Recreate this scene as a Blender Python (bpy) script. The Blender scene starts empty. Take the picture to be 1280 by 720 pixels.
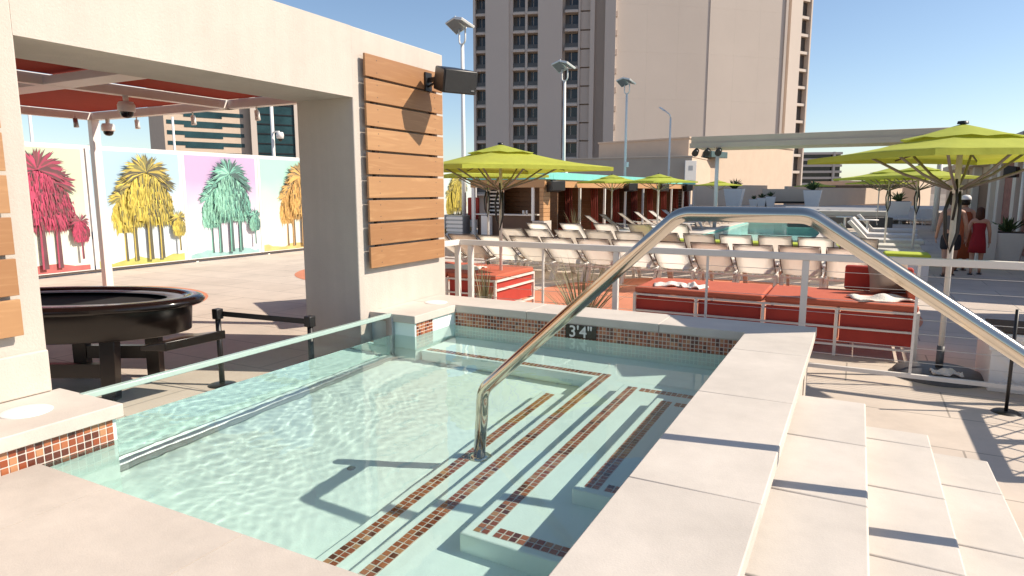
import bpy, bmesh, math, random
from mathutils import Vector, Matrix
R = math.radians
rnd = random.Random(7)
scene = bpy.context.scene
COL = scene.collection

# ------------------------------------------------------------------ helpers
def tag(o, label=None, cat=None, group=None, kind=None):
    if label: o['label'] = label
    if cat: o['category'] = cat
    if group: o['group'] = group
    if kind: o['kind'] = kind
    return o

def empty(name, loc=(0, 0, 0), rz=0, label=None, cat=None, group=None):
    o = bpy.data.objects.new(name, None)
    o.empty_display_size = 0.2
    COL.objects.link(o)
    o.location = loc
    o.rotation_euler = (0, 0, rz)
    return tag(o, label, cat, group)

def copy_tree(o, parent=None):
    c = o.copy()
    COL.objects.link(c)
    if parent is not None: c.parent = parent
    for ch in list(o.children): copy_tree(ch, c)
    return c

class MB:
    """collects solids in one bmesh, links them as one mesh object"""
    def __init__(s): s.bm = bmesh.new()
    def faces(s, vs, fs, m=0, smooth=False):
        bv = [s.bm.verts.new(v) for v in vs]
        out = []
        for f in fs:
            try:
                fc = s.bm.faces.new([bv[i] for i in f])
            except ValueError:
                continue
            fc.material_index = m; fc.smooth = smooth; out.append(fc)
        return bv, out
    def hexa(s, p, m=0, bev=0, seg=2):
        fs = [(0, 3, 2, 1), (4, 5, 6, 7), (0, 1, 5, 4), (1, 2, 6, 5), (2, 3, 7, 6), (3, 0, 4, 7)]
        bv, fc = s.faces(p, fs, m)
        if bev > 0:
            es = set(e for f in fc for e in f.edges)
            r = bmesh.ops.bevel(s.bm, geom=list(es), offset=bev, segments=seg, profile=0.5, affect='EDGES')
            for f in r['faces']: f.material_index = m; f.smooth = True
    def box(s, x0, x1, y0, y1, z0, z1, m=0, bev=0, seg=2):
        s.hexa([(x0, y0, z0), (x1, y0, z0), (x1, y1, z0), (x0, y1, z0), (x0, y0, z1), (x1, y0, z1), (x1, y1, z1), (x0, y1, z1)], m, bev, seg)
    def obox(s, c, sx, sy, sz, M=None, m=0, bev=0):
        M = M or Matrix.Identity(3); c = Vector(c)
        p = [c + M @ Vector((a * sx / 2, b * sy / 2, d * sz / 2)) for d in (-1, 1) for a, b in ((-1, -1), (1, -1), (1, 1), (-1, 1))]
        s.hexa([tuple(v) for v in p], m, bev)
    def bar(s, p, q, w, h, up=(0, 0, 1), m=0, bev=0):
        p, q = Vector(p), Vector(q); d = (q - p).normalized(); up = Vector(up)
        side = d.cross(up)
        if side.length < 1e-4: side = d.cross(Vector((1, 0, 0)))
        side.normalize(); u = side.cross(d)
        pts = []
        for c in (p, q):
            pts.append([c - side * w / 2 - u * h / 2, c + side * w / 2 - u * h / 2, c + side * w / 2 + u * h / 2, c - side * w / 2 + u * h / 2])
        a, b = pts
        s.hexa([tuple(v) for v in (a[0], a[1], b[1], b[0], a[3], a[2], b[2], b[3])], m, bev)
    def tube(s, pts, r, n=10, m=0, caps=True, closed=False):
        pts = [Vector(p) for p in pts]; k = len(pts)
        rs = r if isinstance(r, (list, tuple)) else [r] * k
        T = []
        for i in range(k):
            if closed: t = pts[(i + 1) % k] - pts[i - 1]
            else: t = (pts[min(i + 1, k - 1)] - pts[max(i - 1, 0)])
            T.append(t.normalized())
        ref = Vector((0, 0, 1)) if abs(T[0].z) < 0.9 else Vector((1, 0, 0))
        nrm = (ref - T[0] * ref.dot(T[0])).normalized()
        rings = []
        for i in range(k):
            nrm = (nrm - T[i] * nrm.dot(T[i])).normalized()
            b = T[i].cross(nrm)
            rings.append([s.bm.verts.new(pts[i] + (nrm * math.cos(2 * math.pi * j / n) + b * math.sin(2 * math.pi * j / n)) * rs[i]) for j in range(n)])
        for i in range(k if closed else k - 1):
            A, B = rings[i], rings[(i + 1) % k]
            for j in range(n):
                f = s.bm.faces.new((A[j], A[(j + 1) % n], B[(j + 1) % n], B[j])); f.smooth = True; f.material_index = m
        if caps and not closed:
            for A in (rings[0][::-1], rings[-1]):
                f = s.bm.faces.new(A); f.material_index = m
    def cyl(s, p, q, r0, r1=None, n=16, m=0):
        s.tube([p, q], [r0, r0 if r1 is None else r1], n, m)
    def lathe(s, prof, c=(0, 0, 0), n=24, m=0, smooth=True):
        c = Vector(c); rings = []
        for r, z in prof:
            if r < 1e-5: rings.append([s.bm.verts.new(c + Vector((0, 0, z)))])
            else: rings.append([s.bm.verts.new(c + Vector((r * math.cos(2 * math.pi * j / n), r * math.sin(2 * math.pi * j / n), z))) for j in range(n)])
        for A, B in zip(rings, rings[1:]):
            for j in range(n):
                if len(A) == 1 and len(B) == 1: continue
                if len(A) == 1: v = (A[0], B[j], B[(j + 1) % n])
                elif len(B) == 1: v = (A[j], A[(j + 1) % n], B[0])
                else: v = (A[j], A[(j + 1) % n], B[(j + 1) % n], B[j])
                f = s.bm.faces.new(v); f.smooth = smooth; f.material_index = m
    def poly(s, pts, m=0):
        f = s.bm.faces.new([s.bm.verts.new(p) for p in pts]); f.material_index = m; return f
    def build(s, name, mats, parent=None, recalc=True, loc=None):
        if recalc: bmesh.ops.recalc_face_normals(s.bm, faces=s.bm.faces[:])
        me = bpy.data.meshes.new(name); s.bm.to_mesh(me); s.bm.free()
        for m in (mats if isinstance(mats, (list, tuple)) else [mats]): me.materials.append(m)
        o = bpy.data.objects.new(name, me); COL.objects.link(o)
        if parent is not None: o.parent = parent
        if loc: o.location = loc
        return o

def nth(i):
    w = ['first', 'second', 'third', 'fourth', 'fifth', 'sixth', 'seventh', 'eighth', 'ninth', 'tenth', 'eleventh', 'twelfth', 'thirteenth', 'fourteenth', 'fifteenth']
    return w[i]

# ------------------------------------------------------------------ materials
def mat(name, col, rough=0.6, var=0.0, vs=3.0, bump=0.0, bs=40.0, metal=0.0, spec=0.5, trans=0.0, col2=None):
    m = bpy.data.materials.new(name); m.use_nodes = True
    nt = m.node_tree; b = nt.nodes['Principled BSDF']
    b.inputs['Base Color'].default_value = (*col, 1); b.inputs['Roughness'].default_value = rough
    b.inputs['Metallic'].default_value = metal; b.inputs['Specular IOR Level'].default_value = spec
    tc = nt.nodes.new('ShaderNodeTexCoord')
    if var > 0:
        n = nt.nodes.new('ShaderNodeTexNoise'); n.inputs['Scale'].default_value = vs; n.inputs['Detail'].default_value = 6; n.inputs['Roughness'].default_value = 0.65
        nt.links.new(tc.outputs['Object'], n.inputs['Vector'])
        r = nt.nodes.new('ShaderNodeMapRange'); r.inputs['From Min'].default_value = 0.3; r.inputs['From Max'].default_value = 0.7
        nt.links.new(n.outputs['Fac'], r.inputs['Value'])
        mx = nt.nodes.new('ShaderNodeMix'); mx.data_type = 'RGBA'
        c2 = col2 or tuple(c * (1 - var) for c in col)
        mx.inputs['A'].default_value = (*c2, 1); mx.inputs['B'].default_value = (*[min(1, c * (1 + var * .5)) for c in col], 1)
        nt.links.new(r.outputs['Result'], mx.inputs['Factor']); nt.links.new(mx.outputs['Result'], b.inputs['Base Color'])
    if bump > 0:
        n = nt.nodes.new('ShaderNodeTexNoise'); n.inputs['Scale'].default_value = bs; n.inputs['Detail'].default_value = 4
        nt.links.new(tc.outputs['Object'], n.inputs['Vector'])
        bp = nt.nodes.new('ShaderNodeBump'); bp.inputs['Strength'].default_value = bump; bp.inputs['Distance'].default_value = 0.02
        nt.links.new(n.outputs['Fac'], bp.inputs['Height']); nt.links.new(bp.outputs['Normal'], b.inputs['Normal'])
    if trans > 0:
        t = nt.nodes.new('ShaderNodeBsdfTranslucent'); t.inputs['Color'].default_value = (*col, 1)
        ms = nt.nodes.new('ShaderNodeMixShader'); ms.inputs['Fac'].default_value = trans
        nt.links.new(b.outputs['BSDF'], ms.inputs[1]); nt.links.new(t.outputs['BSDF'], ms.inputs[2])
        nt.links.new(ms.outputs['Shader'], nt.nodes['Material Output'].inputs['Surface'])
    return m

def wood_mat(name, c1, c2, scale=1.0, axis=1, rough=.5):
    m = bpy.data.materials.new(name); m.use_nodes = True; nt = m.node_tree; b = nt.nodes['Principled BSDF']
    b.inputs['Roughness'].default_value = rough
    tc = nt.nodes.new('ShaderNodeTexCoord'); mp = nt.nodes.new('ShaderNodeMapping')
    sc = [9, 9, 9]; sc[axis] = 0.8; mp.inputs['Scale'].default_value = [v * scale for v in sc]
    nt.links.new(tc.outputs['Object'], mp.inputs['Vector'])
    n = nt.nodes.new('ShaderNodeTexNoise'); n.inputs['Scale'].default_value = 1.6; n.inputs['Detail'].default_value = 5; n.inputs['Distortion'].default_value = 1.2
    nt.links.new(mp.outputs['Vector'], n.inputs['Vector'])
    w = nt.nodes.new('ShaderNodeMath'); w.operation = 'MULTIPLY'; w.inputs[1].default_value = 9.0
    nt.links.new(n.outputs['Fac'], w.inputs[0])
    s = nt.nodes.new('ShaderNodeMath'); s.operation = 'SINE'; nt.links.new(w.outputs[0], s.inputs[0])
    r = nt.nodes.new('ShaderNodeMapRange'); r.inputs['From Min'].default_value = -1; nt.links.new(s.outputs[0], r.inputs['Value'])
    # every slat is a slightly different board: random per mesh island
    g = nt.nodes.new('ShaderNodeNewGeometry')
    ad = nt.nodes.new('ShaderNodeMath'); ad.operation = 'MULTIPLY_ADD'; ad.inputs[1].default_value = .5; 
    nt.links.new(r.outputs['Result'], ad.inputs[0])
    hm = nt.nodes.new('ShaderNodeMath'); hm.operation = 'MULTIPLY'; hm.inputs[1].default_value = .5
    nt.links.new(g.outputs['Random Per Island'], hm.inputs[0]); nt.links.new(hm.outputs[0], ad.inputs[2])
    mx = nt.nodes.new('ShaderNodeMix'); mx.data_type = 'RGBA'
    mx.inputs['A'].default_value = (*c1, 1); mx.inputs['B'].default_value = (*c2, 1)
    nt.links.new(ad.outputs[0], mx.inputs['Factor']); nt.links.new(mx.outputs['Result'], b.inputs['Base Color'])
    return m

def fresnel_clear(name, tint, rough=0.02, ior=1.5):
    """thin clear pane: transparent body with a Fresnel-weighted reflection"""
    m = bpy.data.materials.new(name); m.use_nodes = True; nt = m.node_tree
    nt.nodes.remove(nt.nodes['Principled BSDF'])
    t = nt.nodes.new('ShaderNodeBsdfTransparent'); t.inputs['Color'].default_value = (*tint, 1)
    g = nt.nodes.new('ShaderNodeBsdfGlossy'); g.inputs['Roughness'].default_value = rough
    f = nt.nodes.new('ShaderNodeFresnel'); f.inputs['IOR'].default_value = ior
    ms = nt.nodes.new('ShaderNodeMixShader')
    nt.links.new(f.outputs['Fac'], ms.inputs['Fac']); nt.links.new(t.outputs['BSDF'], ms.inputs[1]); nt.links.new(g.outputs['BSDF'], ms.inputs[2])
    nt.links.new(ms.outputs['Shader'], nt.nodes['Material Output'].inputs['Surface'])
    return m

def stone(name, col, rough, island=.05, stain=.10, bump=.10, bs=120, streak=0.0):
    """cast stone / render: slab-to-slab tone, broad stains, fine speckle, optional vertical weathering"""
    m = bpy.data.materials.new(name); m.use_nodes = True; nt = m.node_tree; b = nt.nodes['Principled BSDF']; b.inputs['Roughness'].default_value = rough
    N = nt.nodes.new; Lk = nt.links.new; tc = N('ShaderNodeTexCoord'); g = N('ShaderNodeNewGeometry')
    def noise(scale, det, vec=None):
        n = N('ShaderNodeTexNoise'); n.inputs['Scale'].default_value = scale; n.inputs['Detail'].default_value = det; n.inputs['Roughness'].default_value = .62
        Lk(vec or tc.outputs['Object'], n.inputs['Vector']); return n.outputs['Fac']
    def rng(v, a, c, f0=0., f1=1.):
        r = N('ShaderNodeMapRange'); r.inputs['From Min'].default_value = f0; r.inputs['From Max'].default_value = f1; r.inputs['To Min'].default_value = a; r.inputs['To Max'].default_value = c; Lk(v, r.inputs['Value']); return r.outputs['Result']
    def mul(a, c):
        q = N('ShaderNodeMath'); q.operation = 'MULTIPLY'; Lk(a, q.inputs[0]); Lk(c, q.inputs[1]); return q.outputs[0]
    f = mul(rng(g.outputs['Random Per Island'], 1 - island, 1 + island), rng(noise(1.3, 7), 1 - stain, 1 + stain * .6, .32, .66))
    f = mul(f, rng(noise(9, 5), 1 - stain * .35, 1 + stain * .3, .3, .7)); f = mul(f, rng(noise(160, 2), .965, 1.03, .3, .7))
    if streak:
        mp = N('ShaderNodeMapping'); mp.inputs['Scale'].default_value = (5, 5, .22); Lk(tc.outputs['Object'], mp.inputs['Vector']); f = mul(f, rng(noise(1.0, 6, mp.outputs['Vector']), 1 - streak, 1 + streak * .4, .35, .62))
    vm = N('ShaderNodeVectorMath'); vm.operation = 'SCALE'; vm.inputs[0].default_value = col; Lk(f, vm.inputs['Scale']); Lk(vm.outputs['Vector'], b.inputs['Base Color'])
    bp = N('ShaderNodeBump'); bp.inputs['Strength'].default_value = bump; bp.inputs['Distance'].default_value = .02; Lk(noise(bs, 4), bp.inputs['Height']); Lk(bp.outputs['Normal'], b.inputs['Normal'])
    return m
M = {}
M['stucco'] = stone('stucco', (.58, .515, .45), .9, .03, .05, .22, 70, streak=.05)
M['stucco_tan'] = mat('stucco_tan', (.62, .485, .37), .9, .06, .8, .2, 50)
M['coping'] = stone('limestone_coping', (.60, .545, .48), .75, .05, .11)
M['coping_near'] = stone('limestone_deck', (.545, .485, .42), .8, .06, .13)
M['plaster'] = mat('pool_plaster', (.86, .98, .935), .7, .05, 2.5, .1, 60)
M['grout'] = mat('tile_grout', (.72, .64, .56), .8)
TILES = [mat('mosaic_a', (.30, .075, .03), .25), mat('mosaic_b', (.42, .14, .06), .25), mat('mosaic_c', (.50, .24, .12), .25), mat('mosaic_d', (.13, .035, .02), .25), mat('mosaic_e', (.36, .10, .05), .25)]
M['cedar'] = wood_mat('cedar_slats', (.34, .165, .07), (.56, .325, .155))
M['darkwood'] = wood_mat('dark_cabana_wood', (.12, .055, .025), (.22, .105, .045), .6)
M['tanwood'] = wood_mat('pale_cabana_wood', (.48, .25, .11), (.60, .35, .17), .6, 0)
M['white'] = mat('white_paint', (.80, .77, .73), .45, .03, 5)
M['railwhite'] = mat('rail_paint', (.76, .71, .65), .4, .03, 6)
M['steel'] = mat('polished_steel', (.66, .57, .46), .12, .05, 14, metal=1)
M['cable'] = mat('steel_cable', (.66, .63, .6), .3, metal=1)
M['zinc'] = mat('grey_metal', (.42, .42, .43), .4, .12, 8, metal=.7)
M['black'] = mat('black_plastic', (.018, .016, .016), .4, .2, 10)
M['blackgloss'] = mat('black_lacquer', (.012, .008, .007), .12, .2, 6)
M['espresso'] = mat('espresso_wood', (.014, .009, .007), .28, .3, 9)
M['redfab'] = mat('red_canopy', (.42, .05, .022), .85, .1, 3, .1, 120, trans=.25)
M['redseat'] = mat('coral_cushion', (.52, .12, .065), .85, .08, 6, .15, 150)
M['reddark'] = mat('red_vinyl', (.42, .04, .025), .7, .1, 6, .1, 150)
M['lime'] = mat('lime_canvas', (.50, .55, .075), .85, .12, 1.6, .8, 4, trans=.28)
M['limecush'] = mat('lime_cushion', (.45, .52, .05), .9, .1, 6, .1, 120)
M['aqua'] = mat('aqua_fascia', (.20, .60, .53), .6, .06, 2)
M['sling'] = mat('beige_sling', (.92, .86, .77), .85, .05, 5, .15, 260, trans=.68)
M['slingwhite'] = mat('white_sling', (.78, .75, .71), .85, .04, 5, .12, 260, trans=.2)
M['chairframe'] = mat('chair_frame', (.74, .69, .63), .4, .05, 6)
M['darkedge'] = mat('bronze_edge', (.10, .075, .06), .5)
M['towel'] = mat('towel', (.78, .72, .66), .95, .08, 9, .5, 60)
M['terracotta'] = mat('terracotta_paving', (.60, .225, .125), .85, .1, 1.4, .15, 60)
M['skin'] = mat('skin', (.50, .27, .18), .55, .06, 8)
M['hair'] = mat('auburn_hair', (.13, .05, .025), .6, .4, 30)
M['darkhair'] = mat('dark_hair', (.03, .02, .015), .6, .3, 30)
M['greytop'] = mat('grey_cotton', (.13, .125, .125), .9, .1, 10)
M['darkshort'] = mat('dark_cotton', (.025, .025, .028), .9, .2, 10)
M['reddress'] = mat('red_dress', (.30, .012, .02), .85, .1, 10)
M['orangewrap'] = mat('rust_wrap', (.36, .085, .03), .9, .1, 10)
M['leaf'] = mat('dry_blade_leaf', (.23, .20, .10), .7, .3, 5)
M['greenleaf'] = mat('green_leaf', (.06, .10, .03), .6, .4, 6)
M['soil'] = mat('soil', (.08, .05, .035), .95, .3, 20)
M['hill'] = mat('desert_hill', (.20, .16, .13), 1, .3, .004)
M['ground'] = mat('desert_ground', (.26, .21, .165), 1, .3, .01)
M['towershade'] = mat('tower_render', (.62, .53, .46), .9, .04, .06)
M['towerlight'] = mat('tower_panel', (.62, .53, .455), .9, .05, .08)
M['glassdark'] = mat('dark_window', (.03, .03, .032), .12, .3, .3)
M['curtain'] = mat('window_curtain', (.10, .085, .075), .6, .5, .35)
M['teal_glass'] = mat('teal_curtain_wall', (.03, .075, .085), .15, .5, .12)
M['brick'] = mat('red_brick_panel', (.30, .13, .10), .85, .35, 6, .3, 30)
M['doorbrown'] = mat('brown_door', (.10, .05, .03), .5, .2, 4)
M['thin'] = fresnel_clear('clear_pane', (.90, .95, .93))

# paving: large slabs with real-looking joints
def paving(name, c1, c2, w, h, off=.5):
    m = bpy.data.materials.new(name); m.use_nodes = True; nt = m.node_tree; b = nt.nodes['Principled BSDF']
    b.inputs['Roughness'].default_value = .85
    tc = nt.nodes.new('ShaderNodeTexCoord')
    br = nt.nodes.new('ShaderNodeTexBrick'); br.inputs['Scale'].default_value = 1.0
    br.inputs['Brick Width'].default_value = w; br.inputs['Row Height'].default_value = h; br.inputs['Mortar Size'].default_value = .008
    br.inputs['Color1'].default_value = (*c1, 1); br.inputs['Color2'].default_value = (*c2, 1); br.inputs['Mortar'].default_value = (*[c * .55 for c in c1], 1)
    br.offset = off; br.inputs['Bias'].default_value = 0
    nt.links.new(tc.outputs['Object'], br.inputs['Vector'])
    n = nt.nodes.new('ShaderNodeTexNoise'); n.inputs['Scale'].default_value = .9; n.inputs['Detail'].default_value = 8; n.inputs['Roughness'].default_value = .7
    nt.links.new(tc.outputs['Object'], n.inputs['Vector'])
    r = nt.nodes.new('ShaderNodeMapRange'); r.inputs['From Min'].default_value = .3; r.inputs['From Max'].default_value = .7; r.inputs['To Min'].default_value = .80; r.inputs['To Max'].default_value = 1.07
    nt.links.new(n.outputs['Fac'], r.inputs['Value'])
    vm = nt.nodes.new('ShaderNodeVectorMath'); vm.operation = 'SCALE'
    nt.links.new(br.outputs['Color'], vm.inputs[0]); nt.links.new(r.outputs['Result'], vm.inputs['Scale'])
    nt.links.new(vm.outputs['Vector'], b.inputs['Base Color'])
    return m
M['deck'] = paving('deck_paving', (.62, .53, .445), (.58, .49, .41), 1.6, .8)

# water: real refracting surface
def water_mat(name):
    m = bpy.data.materials.new(name); m.use_nodes = True; nt = m.node_tree
    nt.nodes.remove(nt.nodes['Principled BSDF'])
    g = nt.nodes.new('ShaderNodeBsdfGlass'); g.inputs['Roughness'].default_value = 0; g.inputs['IOR'].default_value = 1.33
    g.inputs['Color'].default_value = (.90, 1, .975, 1)
    nt.links.new(g.outputs['BSDF'], nt.nodes['Material Output'].inputs['Surface'])
    return m
M['water'] = water_mat('pool_water')

def caustic(o): o.cycles.is_caustics_receiver = True; return o

# ------------------------------------------------------------------ camera, light, sky
F, H = 820.0, 1.89
yaw, pit = R(27.7), math.atan(122 / 820)
cam = bpy.data.cameras.new('camera'); cam.sensor_width = 36; cam.lens = 36 * F / 1280; cam.clip_start = .05; cam.clip_end = 20000
co = bpy.data.objects.new('camera', cam); COL.objects.link(co)
co.location = (0, 0, H); co.rotation_euler = (math.pi / 2 - pit, 0, yaw)
scene.camera = co

SX, SY = 1.06, .45          # horizontal travel of the sunlight per metre of drop, towards -X and -Y
to_sun = Vector((SX, SY, 1)).normalized()
sl = bpy.data.lights.new('sun', 'SUN'); sl.energy = 3.6; sl.angle = R(.5); sl.color = (1, .89, .75)
sl.cycles.is_caustics_light = True
so = bpy.data.objects.new('sun', sl); COL.objects.link(so)
so.rotation_euler = to_sun.to_track_quat('Z', 'Y').to_euler(); so.location = (20, 10, 30)
world = bpy.data.worlds.new('World'); scene.world = world; world.use_nodes = True
nt = world.node_tree; bg = nt.nodes['Background']
sky = nt.nodes.new('ShaderNodeTexSky'); sky.sky_type = 'NISHITA'; sky.sun_disc = False
sky.sun_elevation = math.asin(to_sun.z); sky.sun_rotation = math.atan2(to_sun.x, to_sun.y)
sky.air_density = 1.0; sky.dust_density = .8; sky.ozone_density = 1.5; sky.altitude = 600
nt.links.new(sky.outputs['Color'], bg.inputs['Color']); bg.inputs['Strength'].default_value = .088
scene.view_settings.view_transform = 'Standard'; scene.view_settings.look = 'None'
scene.view_settings.exposure = .82; scene.view_settings.gamma = 1
scene.render.engine = 'CYCLES'
cy = scene.cycles
cy.use_denoising = True; cy.max_bounces = 10; cy.transparent_max_bounces = 24; cy.transmission_bounces = 10; cy.glossy_bounces = 6; cy.diffuse_bounces = 6
cy.caustics_refractive = True; cy.caustics_reflective = False; cy.sample_clamp_indirect = 6; cy.blur_glossy = .5

# ================================================================== SETTING
ZC, ZW, ZN = .64, .42, .44     # coping top, water level, near deck
g = MB(); g.poly([(-6000, -6000, -14), (6000, -6000, -14), (6000, 6000, -14), (-6000, 6000, -14)]); tag(g.build('ground', M['ground']), kind='structure')
hb = MB()
for k, (a0, a1, hgt) in enumerate(((20, 95, 230), (-40, 30, 70))):
    n = 60; vs = []
    for i in range(n + 1):
        a = R(a0 + (a1 - a0) * i / n); hh = hgt * (.45 + .55 * math.sin(math.pi * i / n)) * (.75 + .25 * math.sin(i * 1.7 + k) * math.sin(i * .53)) + rnd.uniform(-8, 8)
        d = Vector((-math.sin(a), math.cos(a), 0))
        vs += [d * 3400 + Vector((0, 0, -14)), d * 3800 + Vector((0, 0, hh)), d * 4600 + Vector((0, 0, -14))]
    fs = []
    for i in range(n):
        fs += [(3 * i, 3 * i + 3, 3 * i + 4, 3 * i + 1), (3 * i + 1, 3 * i + 4, 3 * i + 5, 3 * i + 2)]
    hb.faces([tuple(v) for v in vs], fs, smooth=True)
tag(hb.build('hills', M['hill']), kind='structure')

# terrace deck at z=0 with openings for the spa and the lap pool
def sheet(name, m, x0, x1, y0, y1, z, holes, kind='structure'):
    xs = sorted({x0, x1, *[h[0] for h in holes], *[h[1] for h in holes]}); ys = sorted({y0, y1, *[h[2] for h in holes], *[h[3] for h in holes]})
    b = MB()
    for xa, xb in zip(xs, xs[1:]):
        for ya, yb in zip(ys, ys[1:]):
            cx, cy_ = (xa + xb) / 2, (ya + yb) / 2
            if any(h[0] < cx < h[1] and h[2] < cy_ < h[3] for h in holes): continue
            b.poly([(xa, ya, z), (xb, ya, z), (xb, yb, z), (xa, yb, z)])
    return tag(b.build(name, m), kind=kind)
SPA = (-4.21, -.35, -.9, 6.5); LAP = (-5.9, -1.4, 20.5, 42.5)
caustic(sheet('deck', M['deck'], -17, 9, -6, 46, 0, [SPA, LAP]))
# terracotta inlays: sheets 4 mm above the deck
def disc(name, cx, cy_, r, z=.004, a0=0, a1=360, n=64):
    b = MB(); b.poly([(cx + r * math.cos(R(a0 + (a1 - a0) * i / n)), cy_ + r * math.sin(R(a0 + (a1 - a0) * i / n)), z) for i in range(n)]); return tag(b.build(name, M['terracotta']), kind='structure')
disc('deck_inlay', -11.6, 6.1, 2.15)
disc('deck_inlay', -2.2, 11.3, 3.15)
disc('deck_inlay', -9.6, 12.4, 2.3)

# ================================================================== SPA POOL
spa = empty('spa_pool', (-2.5, 4, 0), label='raised spa pool with turquoise water, mosaic tile steps and pale stone coping', cat='spa pool')
def part(mb, name, mats, root=spa, recalc=True):
    o = mb.build(name, mats, recalc=recalc)
    o.parent = root; o.matrix_parent_inverse = Matrix.Translation(root.location).inverted() if root.parent is None and root.rotation_euler.z == 0 else Matrix.Identity(4)
    return o
# basin: floor, walls
XL, XR, YN, YF = -4.17, -.81, 1.78, 6.05
ZF = -.50
b = MB()
b.box(XL - .25, XR + .25, YN - .25, YF + .25, ZF - .2, ZF)                       # floor slab
b.box(XR, XR + .25, YN, YF + .25, ZF + .001, ZW + .01)                            # right wall, below the tile band
b.box(XL - .28, XR, YF, YF + .25, ZF + .001, ZW + .01)                           # far wall
b.box(XL - .28, XR + .25, YN - .25, YN, ZF + .001, ZN - .06)                      # near wall
b.box(XL - .18, XL - .005, 2.25, 5.29, ZF + .001, ZF + .035)                           # sill under the glass
b.box(-4.45, -3.90, 5.31, YF - .002, ZF + .001, ZC - .09)                               # far block
b.box(-4.45, -3.83, YN - .6, 2.22, ZF + .002, ZC - .09)                             # near block
caustic(part(b, 'basin', M['plaster']))
# underwater treads (tile nosings on separate strips)
def tile_strip(mb, x0, x1, y0, y1, z, pitch, lift=.006):
    """flat mosaic on a horizontal tread; grout bed is material 0, tiles 1.."""
    mb.box(x0, x1, y0, y1, z - .01, z + .002, 0)
    nx = max(1, round((x1 - x0) / pitch)); ny = max(1, round((y1 - y0) / pitch)); px_, py_ = (x1 - x0) / nx, (y1 - y0) / ny; gp = .0045
    for i in range(nx):
        for j in range(ny):
            a = rnd.uniform(-.0015, .0015); c = rnd.uniform(-.0015, .0015)
            mb.box(x0 + i * px_ + gp + a, x0 + (i + 1) * px_ - gp + a, y0 + j * py_ + gp + c, y0 + (j + 1) * py_ - gp + c, z + .0022, z + lift, 1 + rnd.choice((0, 0, 1, 1, 2, 3, 4)))
def tile_wall(mb, axis, c, u0, u1, z0, z1, pitch, sgn):
    """vertical mosaic band: axis 'y' = plane y=c (faces sgn*Y), axis 'x' = plane x=c"""
    nu = max(1, round((u1 - u0) / pitch)); nz = max(1, round((z1 - z0) / pitch)); pu, pz_ = (u1 - u0) / nu, (z1 - z0) / nz; gp = .0040
    def bx(ua, ub, za, zb, d0, d1, m):
        lo, hi = sorted((c + sgn * d0, c + sgn * d1))
        if axis == 'y': mb.box(ua, ub, lo, hi, za, zb, m)
        else: mb.box(lo, hi, ua, ub, za, zb, m)
    bx(u0, u1, z0, z1, 0, .004, 0)
    for i in range(nu):
        for j in range(nz):
            bx(u0 + i * pu + gp, u0 + (i + 1) * pu - gp, z0 + j * pz_ + gp, z0 + (j + 1) * pz_ - gp, .0042, .008, 1 + rnd.choice((0, 0, 1, 1, 2, 3, 3, 4)))
MT = [M['grout']] + TILES
steps = [(-1.25, 3.06, 4.72, .20), (-1.63, 2.54, 5.12, .02), (-2.0, YN, YF, -.16), (-2.31, YN, 4.98, -.33)]
x_in = XR
for k, (xo, y0, y1, z) in enumerate(steps):
    b = MB(); b.box(xo, XR - .002 * (k + 1), y0 + .003 * k, y1 - .003 * k, ZF + .003 + .001 * k, z, 0, .012)
    if k == 2: b.box(-3.87, xo + .01, 5.36, YF - .006, ZF + .006, z - .0015, 0, .012)       # far bench at the same level
    st = caustic(part(b, 'step', M['plaster']))
    t = MB(); p = .042
    if k < 2:
        tile_strip(t, xo + .05, xo + .134, y0 + .05, y1 - .05, z, p)
        tile_strip(t, xo + .16, XR - .02, y0 + .05, y0 + .134, z, p)
        tile_strip(t, xo + .16, XR - .02, y1 - .134, y1 - .05, z, p)
    elif k == 2:
        tile_strip(t, xo + .05, xo + .134, YN + .01, 5.49, z, p)
        tile_strip(t, -3.84, xo + .044, 5.406, 5.49, z, p)
    else:
        tile_strip(t, xo + .05, xo + .134, YN + .01, y1 - .05, z, p)
    o = caustic(t.build('mosaic_strip', MT)); o.parent = st
# mosaic bands above the water
b = MB()
tile_wall(b, 'y', YF, -3.885, XR - .003, ZW - .06, ZC - .085, .0375, -1)
tile_wall(b, 'x', XR, YN, YF - .01, ZW - .06, ZC - .085, .0375, -1)
tile_wall(b, 'x', -3.90, 5.33, 5.62, ZW - .0, ZC - .085, .0375, 1)
tile_wall(b, 'x', -3.83, YN - .55, 2.20, ZW - .08, ZC - .085, .042, 1)
tile_wall(b, 'y', YN, XL + .4, XR - .02, ZW - .12, ZN - .06, .042, 1)
caustic(part(b, 'mosaic_band', MT))
# backing walls above water behind the bands
b = MB()
b.box(XR, XR + .25, YN - .02, YF + .25, ZW + .012, ZC - .083); b.box(-4.45, XR - .001, YF, YF + .25, ZW + .012, ZC - .083)
b.box(-.72, -.32, YF + .1, YF + .44, 0, ZC - .085); b.box(-4.45, -.73, YF + .26, YF + .44, 0, ZC - .085)
b.box(-.72, -.33, -.9, YF + .09, 0.001, ZC - .084)
part(b, 'surround_wall', M['stucco'])
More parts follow.
